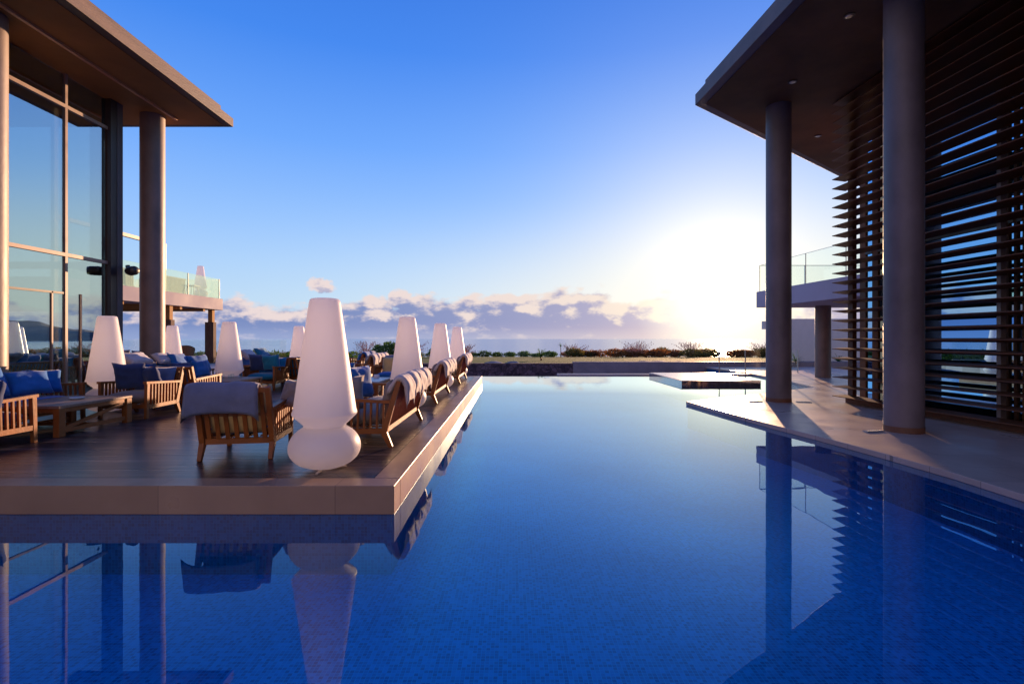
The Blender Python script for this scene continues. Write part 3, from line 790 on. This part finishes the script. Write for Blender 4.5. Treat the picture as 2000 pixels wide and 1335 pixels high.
for i, x in enumerate(xsb):
    y = 56+rnd.uniform(-.5,.5)
    b = bp_[i] if i < 3 else copy_tree(bp_[i%3])
    b.location = (x+rnd.uniform(-.12,.12), y, lawn_z(y)-.08); s = rnd.uniform(1.0,1.3); b.scale = (s,s,s*rnd.uniform(.85,1.1)); b.rotation_euler = (0,0,rnd.uniform(0,6))
    tag(b, 'low clipped dark green bush in the row edging the lawn before the sea', 'bush', 'clipped green bushes edging the lawn')
# reddish scrub
rb_ = [make_bush('reddish_bush', (M_red, M_mixed, M_red)[i], 1.0, .85, 1000, .13, 40+i) for i in range(3)]
for i in range(46):
    x = 5.6+i*.62+rnd.uniform(-.2,.2); y = 51+rnd.uniform(-2.2,2.6)
    b = rb_[i] if i < 3 else copy_tree(rb_[rnd.choice((0,1,1,2))])
    b.location = (x, y, lawn_z(y)-.05); s = rnd.uniform(.7,1.2); b.scale = (s*1.1,s,s*rnd.uniform(.75,1.05)); b.rotation_euler=(0,0,rnd.uniform(0,6))
    tag(b, 'reddish brown scrubby bush in the hedge in front of the sea', 'bush', 'reddish bushes before the sea')
def plume_mb(h, n, spread, seed):
    rr = random.Random(seed); mb = MB()
    for _ in range(n):
        a = rr.uniform(0,6.283); s = rr.uniform(.15,1)*spread; hh = h*rr.uniform(.35,1.05)
        p0 = Vector((rr.gauss(0,.12),rr.gauss(0,.12),0)); p1 = p0+Vector((math.cos(a)*s*.35,math.sin(a)*s*.35,hh*.6)); p2 = p0+Vector((math.cos(a)*s,math.sin(a)*s,hh))
        mb.tube([p0,p1,p2],[.007,.005,.003],3)
        for q in range(4):
            c = p1.lerp(p2,.4+.2*q)+Vector((rr.gauss(0,.04),rr.gauss(0,.04),0)); l=.07
            mb.add([c+Vector((-l*.4,0,0)),c+Vector((0,0,-l)),c+Vector((l*.4,0,0)),c+Vector((0,0,l))],[(0,1,2,3)])
    return mb
for i,(x,y,h,sp,lab) in enumerate([(12.1,50,2.0,1.5,'wide pink feathery grass clump rising above the reddish hedge at its middle'),
        (17.3,50,1.9,1.3,'pink feathery grass clump left of the sun glare on the sea'),
        (24.5,50,1.75,1.3,'feathery grass clump right of the sun glare near the column'),
        (-8.6,44,1.75,1.2,'wispy bare grass clump between the second and third edge lamps'),
        (-13.0,46,1.8,1.3,'wispy bare grass clump left of the second edge lamp'),
        (-4.2,46,1.5,1.0,'wispy bare grass clump right of the farthest edge lamp'),
        (6.3,52,1.7,1.3,'faint wispy grass clump beside the thin palm')]):
    h *= .78; o = plume_mb(h, 80, sp*1.1, i).build('ornamental_grass', M_plume, loc=(x,y,lawn_z(y)-.05)); tag(o, lab, 'grass clump', 'feathery grass clumps on the lawn')
def palm(x,y,th,n,fl,label,width=.05):
    r0 = empty('palm_tree',(x,y,lawn_z(y)-.03)); tag(r0,label,'palm','palms on the lawn')
    rr = random.Random(int(x*10)); t_=MB(); t_.tube([(0,0,0),(.02,0,th*.5),(0,0,th)],[.11*fl,.08*fl,.07*fl],8); t_.build('trunk',M_wicker,r0)
    m=MB()
    for k in range(n):
        a=k*2.399; el=rr.uniform(.25,1.35); L=fl*rr.uniform(.8,1.1); prev=Vector((0,0,th)); d=Vector((math.cos(a)*math.cos(el),math.sin(a)*math.cos(el),math.sin(el)))
        pts=[prev]
        for s in range(5):
            d=(d+Vector((0,0,-.13))).normalized(); prev=prev+d*L/5; pts.append(prev)
        side=Vector((-math.sin(a),math.cos(a),0))
        for s in range(5):
            w0=width*fl*(1-s/5.2)*(.6 if s==0 else 1); w1=width*fl*(1-(s+1)/5.2)
            m.add([pts[s]-side*w0,pts[s]+side*w0,pts[s+1]+side*w1,pts[s+1]-side*w1],[(0,1,2,3)])
            for e in (-1,1):
                q=pts[s]+side*0; m.add([q,q+(pts[s+1]-pts[s])*.25,q+(pts[s+1]-pts[s])*.9+side*e*.16*fl+Vector((0,0,-.02))],[(0,1,2)])
    m.build('crown',M_green,r0)
palm(1.75,31,.25,34,.62,'short spiky palm on the lawn behind the lava stone wall')
palm(4.75,50,1.05,16,.42,'thin young palm with bare trunk at the start of the reddish hedge')
palm(5.5,51,.75,12,.33,'smallest young palm right beside the thin palm')
palm(14.4,26,.12,20,.5,'spiky agave in front of the white garden wall left of its column',.07)
palm(16.9,26.5,.1,20,.5,'spiky agave in front of the white garden wall right of its column',.07)
palm(-26.5,34,1.2,22,.7,'dark palm seen low beside the pavilion corner post')
b=make_bush('round_bush',M_green,1.6,1.5,1500,.2,77); b.location=(-9.4,40,lawn_z(40)-.3); tag(b,'broad green bush just left of the second edge lamp','bush')
b=make_bush('round_bush',M_green,1.0,1.0,900,.18,78); b.location=(-5.9,42,lawn_z(42)-.1); tag(b,'yellow green bush between the second and third edge lamps','bush')
# hedge beyond the terrace balustrade
hd=MB(); rr=random.Random(9)
for i in range(46): leafball(hd,(-28+i*.42,28.6,.35),.45,.35,.42,110,.16,rr)
o=hd.build('hedge',M_green); tag(o,'continuous low green hedge behind the left glass balustrade','hedge')
# white seaside houses far off left
for i,(x,y,z,w_,h_) in enumerate([(-62,70,-2.4,2.6,2.2),(-58,72,-2.5,3.2,2.0),(-54.5,69,-2.5,2.2,2.4),(-51,72,-2.5,3.0,1.9),(-66,72,-2.4,2.4,2.1),(-29,66,-1.6,1.5,1.6),(-26.2,66,-1.6,1.6,1.4)]):
    hse=empty('seaside_house',(x,y,z)); tag(hse,'tiny white seaside house far off, '+['second from the left','third from the left','fourth from the left','fifth from the left','the leftmost','the left one of the pair near the small lamp','the right one of the pair near the small lamp'][i],'house','white seaside houses far off')
    MB().box(-w_/2,w_/2,0,2,-3,h_*.8).build('wall',M_town,hse)
    MB().box(-w_/2-.1,w_/2+.1,-.1,2.1,h_*.8,h_*.87).build('roof',M_white,hse)
    for q in (-.6,.5): MB().box(q-.2,q+.2,-.03,0,.3,1.0).build('window',M_dark,hse)

# ================================================================== LAMPS
def make_lamp():
    r0 = empty('floor_lamp')
    sh = [(.001,1.635),(.095,1.635),(.124,1.63),(.137,1.617),(.144,1.59),(.287,.575),(.296,.55),(.296,.535),(.288,.522),(.200,.438),(.190,.424)]
    s = MB().lathe(sh, seg=72, cap=False).build('shade', M_lamp, r0); smooth_angle(s, 60)
    gl = [(.190,.423),(.197,.417)]
    for i in range(0, 27):
        a = R(58 - i*(58+82)/26)
        c_ = max(0.0, math.cos(a)); s_ = math.sin(a)
        gl.append((.330*c_**.85, .215 + ((.232*s_) if a > 0 else .198*s_)))
    gl.append((.001, .017))
    g = MB().lathe(gl, seg=72, cap=False).build('globe_base', M_lamp, r0); smooth_angle(g, 75)
    for k in range(3):
        a = k*2.094+.5
        MB().bar((math.cos(a)*.05,math.sin(a)*.05,.03),(math.cos(a)*.20,math.sin(a)*.20,.008),.022,.012).build('foot', M_coping, r0)
    return r0
lamp0 = make_lamp()
lamps = [(-1.79,4.90,DZ,1,'largest white cone lamp at the near deck corner'),
         (-1.84,9.0,DZ,1,'second white cone lamp along the pool edge, behind the nearest woven sofa'),
         (-1.78,12.7,DZ,1,'third white cone lamp along the pool edge, behind the middle woven sofa'),
         (-1.77,16.5,DZ,1,'farthest white cone lamp along the pool edge'),
         (-6.86,8.68,DZ,1,'white cone lamp in front of the pavilion glass between blue sofa and armchair'),
         (-6.38,11.55,DZ,1,'white cone lamp right of the terrace end, above the second wooden table'),
         (-6.45,15.5,DZ,1,'small white cone lamp just left of the largest lamp'),
         (-9.95,15.0,DZ,1,'white cone lamp half hidden by the pavilion column'),
         (-16.0,26.3,3.59,1,'white cone lamp standing up on the raised terrace behind glass')]
for i,(x,y,z,s,lab) in enumerate(lamps):
    L = lamp0 if i == 0 else copy_tree(lamp0)
    L.location = (x,y,z); L.rotation_euler=(0,0,i*1.1); tag(L, lab, 'lamp', 'white cone floor lamps')

# ================================================================== SEATING
def arc_drape(top_y, top_z, down_out, down_in, gap=.07):
    # over the top rail: from the seat side up, over and down the back
    return [(top_y+gap+.06, top_z-down_in), (top_y+gap+.02, top_z-.06), (top_y+gap*.5, top_z+.015), (top_y-.01, top_z+.035),
            (top_y-gap*.7, top_z+.01), (top_y-gap-.01, top_z-.06), (top_y-gap-.02, top_z-down_out)]
def make_seat(name, W, back='slat', seat_m=M_blue, back_m=M_blue, drapes=(), D=.78, back_cushion=True, z_top=.76):
    """faces +Y, origin at floor centre"""
    r0 = empty(name)
    hw = W/2 - .03; yf = .36; yk = -.33; ytop = -.50
    for sx in (-1,1):
        MB().bar((sx*hw,yf+.02,0),(sx*hw,yf,.55),.045,.05,w1=.05,t1=.065).build('leg', wood, r0, bevel=.006)
        l = MB(); l.bar((sx*hw,-.41,0),(sx*hw,yk,.17),.042,.045,w1=.055,t1=.07); l.build('leg', wood, r0, bevel=.006)
        arm = MB()
        arm.bar((sx*hw,yf+.05,.565),(sx*hw,-.40,.525),.062,.035)
        n = 9
        for k in range(n):
            f = (k+1)/(n+1); y = yf-.02 + (-.37-yf)*f
            arm.bar((sx*hw,y,.19),(sx*hw,y-.01,.55-.035*f),.028,.022)
        arm.build('arm', wood, r0)
    fr = MB()
    for sx in (-1,1): fr.bar((sx*hw,yf-.02,.185),(sx*hw,yk,.19),.045,.06)
    fr.bar((-hw+.03,yf,.19),(hw-.03,yf,.19),.04,.06); fr.bar((-hw+.03,yk,.19),(hw-.03,yk,.19),.04,.06)
    nb = max(3,int(W/.18))
    for k in range(nb): 
        x = -hw+.1 + (2*hw-.2)*k/(nb-1); fr.bar((x,yf-.02,.225),(x,yk+.02,.23),.06,.014)
    fr.build('seat_frame', wood, r0)
    def by(z): return yk + (ytop-yk)*(z-.18)/(z_top-.18)
    bk = MB()
    for sx in (-1,1): bk.bar((sx*hw,yk+.004,.17),(sx*hw,ytop,z_top),.05,.07,w1=.045,t1=.05)
    bk.bar((-hw+.02,by(z_top-.03),z_top-.03),(hw-.02,by(z_top-.03),z_top-.03),.035,.05)
    bko = None
    if back == 'slat':
        n = int((2*hw-.06)/.082)
        for k in range(n):
            x = -hw+.07 + (2*hw-.14)*k/(n-1)
            bk.bar((x,by(.20)-.003,.20),(x,by(z_top-.05),z_top-.05),.042,.016)
        bk.bar((-hw+.02,by(.47)+.012,.47),(hw-.02,by(.47)+.012,.47),.02,.03)
    bk.build('backrest', wood, r0)
    if back == 'rope':
        rp = MB(); z0, z1 = .22, z_top-.05; H = z1-z0; sp = .055
        n = int((2*hw+H)/sp)
        for sgn in (1,-1):
            for k in range(n+1):
                a = -hw-H+k*sp
                xa, xb = (a, a+H)
                za, zb = z0, z1
                if xa < -hw+.02: za = z0 + (-hw+.02-xa); xa = -hw+.02
                if xb > hw-.02: zb = z1 - (xb-(hw-.02)); xb = hw-.02
                if zb-za < .02: continue
                off = .006*sgn
                rp.bar((sgn*xa,by(za)+off,za),(sgn*xb,by(zb)+off,zb),.009,.009)
        rp.build('rope_weave', M_rope, r0)
    nseat = 1 if W < 1.0 else 2
    sw = (2*hw-.05)/nseat
    for k in range(nseat):
        xc = -hw+.025+sw*(k+.5)
        s = pillow_mb(sw*.99, .66, .18, seed=3+k, corner=.01, wr=.006); s.v = [(a+xc, c+.015, b+.32) for a,b,c in s.v]
        s.build('seat_cushion', seat_m, r0, smooth=True)
        if back_cushion:
            s = pillow_mb(sw*.97, .54, .17, seed=13+k, corner=.03, wr=.010)
            ang = math.atan2(ytop-yk, z_top-.18)
            mt = Matrix.Translation((xc, by(.51)+.10, .51)) @ Matrix.Rotation(-ang, 4, 'X')
            s.v = [tuple(mt @ Vector(v)) for v in s.v]
            s.build('back_cushion', back_m, r0, smooth=True)
    for k,(x0,x1,m_,do,di,th) in enumerate(drapes):
        d = drape_mb(x0,x1,arc_drape(ytop,z_top,do,di), th, seed=21+k)
        d.build('head_cushion', m_, r0, smooth=True)
    return r0
def place(o, x, y, face, label, cat, group, z=DZ, s=1.0):
    o.location = (x,y,z); o.rotation_euler = (0,0,R(face)); o.scale=(s,s,s)
    tag(o, label, cat, group); return o
GA = 'slatted teak armchairs on the deck'; GS = 'teak sofas on the deck'
# face angles: 0 looks away from the camera, 180 looks back at it, 90 looks left, -90 looks right
ch_near = make_seat('armchair', .74, 'slat', M_blue, M_ochre, drapes=((-.42,.27,M_drape_blue,.25,.12,.05),))
place(ch_near, -2.905, 5.66, 9, 'nearest teak armchair seen from behind, slate cushion over its slatted back', 'armchair', GA)
ch_b = make_seat('armchair', .78, 'slat', M_taupe, M_slate)
place(ch_b, -6.06, 8.36, 180, 'teak armchair with two navy cushions, facing the camera beside the left lamp', 'armchair', GA)
ch_a = make_seat('armchair', .80, 'slat', M_navy, M_navy)
place(ch_a, -6.12, 5.78, 0, 'teak armchair cut by the left photo border in the foreground', 'armchair', GA)
place(copy_tree(ch_b), -6.0, 9.50, 0, 'teak armchair back to back with the navy cushioned armchair, facing the second table', 'armchair', GA)
ch_t = make_seat('armchair', .80, 'slat', M_teal, M_teal)
place(ch_t, -6.12, 12.75, 180, 'teal cushioned teak armchair beyond the second table, facing the camera', 'armchair', GA)
place(copy_tree(ch_t), -5.95, 13.95, 0, 'teal cushioned teak armchair back to back with the one beyond the second table', 'armchair', GA)
place(copy_tree(ch_b), -2.85, 8.45, 180, 'blue cushioned teak armchair right of the largest lamp', 'armchair', GA)
place(copy_tree(ch_near), -3.1, 13.1, 180, 'teak armchair beyond the pale table between the first two edge lamps', 'armchair', GA)
# sofas along the pool edge, backs to the water
so1 = make_seat('sofa', 2.02, 'rope', M_taupe, M_taupe, drapes=((-.98,-.56,M_drape,.24,.14,.085),(-.54,-.14,M_drape,.20,.14,.09),(-.12,.32,M_drape,.22,.14,.085),(.34,.76,M_drape,.19,.14,.085)))
# note local +X runs toward -Y... facing left: rotate 90
place(so1, -1.80, 6.87, 90, 'nearest woven back teak sofa on the pool edge, cream cushions draped over its back', 'sofa', GS)
place(copy_tree(so1), -1.86, 10.82, 90, 'middle woven back teak sofa on the pool edge', 'sofa', GS)
place(copy_tree(so1), -1.84, 15.1, 90, 'farthest woven back teak sofa on the pool edge', 'sofa', GS)
place(copy_tree(so1), -4.45, 15.3, 90, 'woven back teak sofa in the middle of the deck right of the largest lamp', 'sofa', GS)
so_c = make_seat('sofa', 1.5, 'slat', M_blue, M_blue, drapes=((-.7,-.1,M_blue,.2,.14,.08),(0,.6,M_slate,.2,.14,.08)))
place(so_c, -5.35, 17.4, 90, 'blue draped teak sofa at the far end of the deck, behind the largest lamp', 'sofa', GS)
so_a = make_seat('sofa', 1.5, 'slat', M_teal, M_teal)
place(so_a, -4.85, 13.4, -90, 'dark backed teak sofa seen just left of the largest lamp', 'sofa', GS)
so_l = make_seat('sofa', 2.1, 'slat', M_blue, M_blue)
place(so_l, -6.98, 6.86, -90, 'blue teak sofa at the far left behind the nearest wooden table', 'sofa', GS)
place(copy_tree(so_l), -7.0, 10.65, -90, 'blue teak sofa below the pavilion column behind the second table', 'sofa', GS)
place(copy_tree(so_l), -7.0, 14.4, -90, 'blue teak sofa left of the small lamp near the far deck end', 'sofa', GS)
place(copy_tree(so_l), -9.3, 12.6, 0, 'blue teak sofa behind the pavilion column', 'sofa', GS)

# throw pillows
def throw(x, y, z, w_, h_, t_, rx, rz, mat, label, seed=1, ry=0):
    mb = pillow_mb(w_, h_, t_, seed=seed, corner=.10, wr=.012)
    o = mb.build('throw_pillow', mat, smooth=True, loc=(x,y,DZ+z))
    o.rotation_euler = (R(rx), R(ry), R(rz)); tag(o, label, 'pillow', 'loose throw pillows on the seats'); return o
# left sofa (faces +X): pillows lean on back at x ~ -7.2
throw(-7.03,6.15,.68,.60,.46,.18,-20,92,M_blue,'blue pillow nearest the camera on the far left sofa',1)
throw(-6.98,6.75,.66,.58,.44,.18,-24,84,M_blue,'wide blue pillow in the middle of the far left sofa',2)
throw(-6.88,7.30,.62,.52,.38,.17,-30,70,M_blue,'blue pillow tilted against the middle one on the far left sofa',3)
throw(-6.95,7.62,.62,.40,.36,.16,-15,55,M_blue,'small blue pillow in the far corner of the far left sofa',4)
throw(-7.25,6.5,.86,.62,.34,.16,-35,90,M_blue,'blue pillow lying along the top of the far left sofa back',5)
throw(-7.2,5.95,.84,.45,.30,.14,-25,95,M_grey,'pale grey pillow at the near end of the far left sofa',6)
# armchair B
throw(-6.20,8.32,.64,.50,.46,.16,14,8,M_navy,'larger navy pillow on the armchair beside the left lamp',7)
throw(-5.92,8.38,.61,.44,.40,.15,18,-22,M_navy,'smaller navy pillow leaning on the armchair beside the left lamp',8)
# sofa 2
throw(-7.30,9.95,.86,.66,.34,.15,-55,90,M_grey,'pale grey pillow lying on the back of the sofa below the column',9)
throw(-7.22,10.65,.84,.52,.30,.14,-50,85,M_grey,'second pale grey pillow on the sofa below the column',10)
throw(-7.08,10.9,.74,.56,.44,.18,-25,95,M_blue,'bright blue pillow in the middle of the sofa below the column',11)
throw(-6.95,11.35,.70,.60,.42,.18,-25,80,M_blue,'bright blue pillow at the right end of the sofa below the column',12)
throw(-6.75,11.1,.60,.40,.38,.15,-20,70,M_blue,'square blue pillow by the arm of the sofa below the column',13)
throw(-6.85,10.6,.60,.42,.36,.14,-25,60,M_navy,'navy pillow with white edge on the sofa below the column',14)
# near armchair pillow
throw(-2.50,5.86,.62,.46,.34,.14,-18,-40,M_taupe,'brown pillow in the right corner of the nearest armchair',15)
# sofa1
throw(-2.05,6.15,.60,.56,.42,.18,-14,25,M_taupe,'taupe pillow in the near corner of the nearest woven sofa',16)
throw(-1.92,6.45,.70,.46,.42,.15,-10,70,M_blue,'blue pillow peeking over the back of the nearest woven sofa',17)
throw(-1.98,10.3,.76,.48,.40,.15,-10,70,M_navy,'navy pillow peeking over the back of the middle woven sofa',18)
throw(-1.95,14.5,.76,.48,.40,.15,-10,70,M_navy,'navy pillow peeking over the back of the farthest woven sofa',19)
throw(-5.83,5.72,.60,.40,.40,.15,-12,-25,M_navy,'navy pillow on the foreground armchair at the left photo border',28)
# centre
throw(-2.85,8.35,.66,.62,.42,.18,14,0,M_blue,'blue pillow on the armchair right of the largest lamp',20)
throw(-6.25,12.7,.66,.52,.44,.17,14,12,M_navy,'navy pillow on the teal armchair beyond the second table',21)
throw(-5.95,12.65,.66,.48,.42,.17,14,-10,M_teal,'teal pillow on the armchair beyond the second table',22)
throw(-7.15,13.9,.82,.6,.36,.16,-45,90,M_grey,'pale grey pillow on the sofa left of the small lamp',23)
throw(-7.1,14.6,.82,.6,.4,.16,-35,88,M_teal,'teal pillow on the sofa left of the small lamp',24)
throw(-5.3,14.0,.80,.5,.4,.16,0,0,M_teal,'teal pillow standing on the seat behind the small lamp',25)
throw(-9.5,12.4,.80,.6,.4,.16,20,0,M_grey,'pale pillow on the sofa behind the pavilion column',26)
throw(-8.9,12.45,.78,.6,.4,.16,20,5,M_blue,'blue pillow on the sofa behind the pavilion column',27)

# tables
def make_table(W, L, H=.40, top=wood_pale):
    r0 = empty('coffee_table')
    m = MB(); n = 6
    for k in range(n):
        x = -W/2 + W*(k+.5)/n; m.box(x-W/n/2+.002, x+W/n/2-.002, -L/2, L/2, H-.035, H)
    m.build('tabletop', top, r0, bevel=.004)
    fr = MB()
    for sx in (-1,1): fr.box(sx*(W/2-.04)-.02, sx*(W/2-.04)+.02, -L/2+.05, L/2-.05, H-.09, H-.0355)
    for sy in (-1,1): fr.box(-W/2+.05, W/2-.05, sy*(L/2-.04)-.02, sy*(L/2-.04)+.02, H-.09, H-.036)
    fr.build('apron', wood, r0)
    for sx in (-1,1):
        for sy in (-1,1):
            MB().bar((sx*(W/2-.045), sy*(L/2-.055), 0),(sx*(W/2-.045), sy*(L/2-.055), H-.036),.08,.10).build('leg', wood, r0, bevel=.006)
        MB().box(sx*(W/2-.045)-.02, sx*(W/2-.045)+.02, -L/2+.1, L/2-.1, .05, .10).build('stretcher', wood, r0)
        br = MB(); br.bar((sx*(W/2-.045)+.002,-L/2+.1,.10),(sx*(W/2-.045)+.002,L/2-.1,H-.10),.03,.045); br.build('cross_brace', wood, r0)
    for s2 in (-1,):
        br = MB(); br.bar((-(W/2-.06),.0,.075),((W/2-.06),.0,.075),.05,.04); br.build('stretcher', wood, r0)
    return r0
GT = 'low teak tables between the seats'
t1 = make_table(.92, 1.25); place(t1, -6.17, 7.08, 0, 'nearest low teak table with crossed braces at the left', 'table', GT)
t2 = copy_tree(t1); place(t2, -6.05, 10.85, 0, 'second low teak table behind the nearest armchair', 'table', GT)
t3 = make_table(1.0, 1.2, .40, principled('pale_blue_tabletop', (.40,.42,.46), .3, .6, 0, 1, .08)); place(t3, -3.15, 10.75, 0, 'pale topped low table between the largest and second edge lamp', 'table', GT)
t4 = copy_tree(t1); place(t4, -6.05, 15.0, 0, 'far low teak table beside the small lamp', 'table', GT)
def dish(x,y,label,r=.09):
    o = MB().lathe([(r*.5,0),(r*.9,.008),(r,.03),(r*.92,.03),(r*.8,.012),(.001,.01)], seg=24, cap=False).build('glass_dish', principled('pale_glaze', (.45,.55,.6), .15, .7), loc=(x,y,DZ+.401), smooth=True)
    tag(o,label,'dish')
dish(-6.12,7.2,'small pale glass dish on the nearest low table')
dish(-3.05,10.6,'dark round dish on the pale topped table',.1)
for i,(x,y,l) in enumerate([(-3.12,11.1,'left white box on the pale topped table'),(-2.95,11.15,'right white box on the pale topped table')]):
    o = MB().box(-.055,.055,-.04,.04,0,.07).build('small_box', M_white, loc=(x,y,DZ+.401), bevel=.005); tag(o,l,'box','white boxes on the pale table')
for i,(x,y,l) in enumerate([(-5.9,10.7,'nearest'),(-5.98,10.95,'third nearest'),(-6.1,10.8,'leftmost'),(-5.85,11.05,'farthest')]):
    o = MB().lathe([(.028,0),(.03,.004),(.036,.10),(.033,.10),(.027,.01),(.001,.008)], seg=16, cap=False).build('drinking_glass', M_rail_glass, loc=(x,y,DZ+.401), smooth=True)
    tag(o,'clear tumbler, the '+l+' of four on the second low teak table','glass','clear tumblers on the second table')

# tub chairs and terrace seating
def tub_chair(x,y,rz,z,mat,label,s=1.0):
    r0 = empty('tub_chair',(x,y,z),R(rz)); r0.scale=(s,s,s); tag(r0,label,'tub chair','woven tub chairs')
    m = MB(); n=22; pr=[]
    for i in range(n+1):
        a = R(-200+ i*220/n) ; f = math.sin(math.pi*i/n)
        h = .52+.28*f; ro=.33+.05*f
        for (r_,z_) in ((.28,.30),(ro,h),(ro-.035,h+.01),(.25,.34)): m.v.append((r_*math.cos(a),r_*math.sin(a),z_))
    for i in range(n):
        for j in range(4):
            a0=i*4+j; b0=i*4+(j+1)%4; m.f.append((a0,b0,b0+4,a0+4))
    m.f.append((0,1,2,3)); m.f.append((n*4+3,n*4+2,n*4+1,n*4))
    m.build('shell',mat,r0,smooth=False)
    MB().lathe([(.26,.27),(.28,.30),(.28,.36),(.25,.40),(.001,.41)],seg=24,cap=False).build('seat',M_taupe,r0,smooth=True)
    for sx in (-1,1):
        for sy in (-1,1): MB().bar((sx*.24,sy*.22,0),(sx*.18,sy*.18,.31),.03,.03).build('leg',wood,r0)
tub_chair(-16.3,25.6,30,DZ,M_wicker,'brown woven tub chair in front of the glass balustrade, right of the column',1.15)
tub_chair(-20.2,26.0,-10,DZ,M_wicker,'brown woven tub chair left of the pavilion column',1.15)
def wicker_sofa(x,y,L,label):
    r0 = empty('wicker_sofa',(x,y,3.59),0); tag(r0,label,'sofa','wicker sofas on the raised terrace')
    m=MB(); n=int(L/.09)
    for k in range(n): m.box(.0,.03,-L/2+k*L/n,-L/2+(k+.72)*L/n,.12,.74)
    m.box(-.02,.05,-L/2,L/2,.74,.80); m.box(-.02,.05,-L/2,L/2,.06,.12)
    m.build('backrest',M_wicker_g,r0)
    MB().box(-.8,-.02,-L/2,L/2,.15,.38).build('seat',M_wicker_g,r0,bevel=.02)
    MB().box(-.78,-.03,-L/2+.02,L/2-.02,.38,.52).build('seat_cushion',M_cream,r0,bevel=.04)
    for sy in (-1,1): MB().box(-.8,.0,sy*(L/2-.05)-.05,sy*(L/2-.05)+.05,.15,.62).build('arm',M_wicker_g,r0,bevel=.02)
    for sy in (-1,1):
        for xx in (-.75,.0): MB().box(xx-.03,xx+.03,sy*(L/2-.08)-.03,sy*(L/2-.08)+.03,0,.15).build('leg',M_dark,r0)
wicker_sofa(TX-.6,23.9,2.0,'pale wicker sofa on the raised terrace right of the column')
wicker_sofa(TX-.6,20.2,2.6,'long pale wicker sofa on the raised terrace left of the column')
st = empty('side_table',(TX-.55,25.4,3.59)); tag(st,'small white side table between the wicker sofa and the terrace lamp','table')
MB().box(-.25,.25,-.25,.25,.50,.54).build('tabletop',M_white,st)
for sx in (-1,1):
    for sy in (-1,1): MB().bar((sx*.22,sy*.22,0),(sx*.15,sy*.15,.50),.03,.03).build('leg',M_white,st)
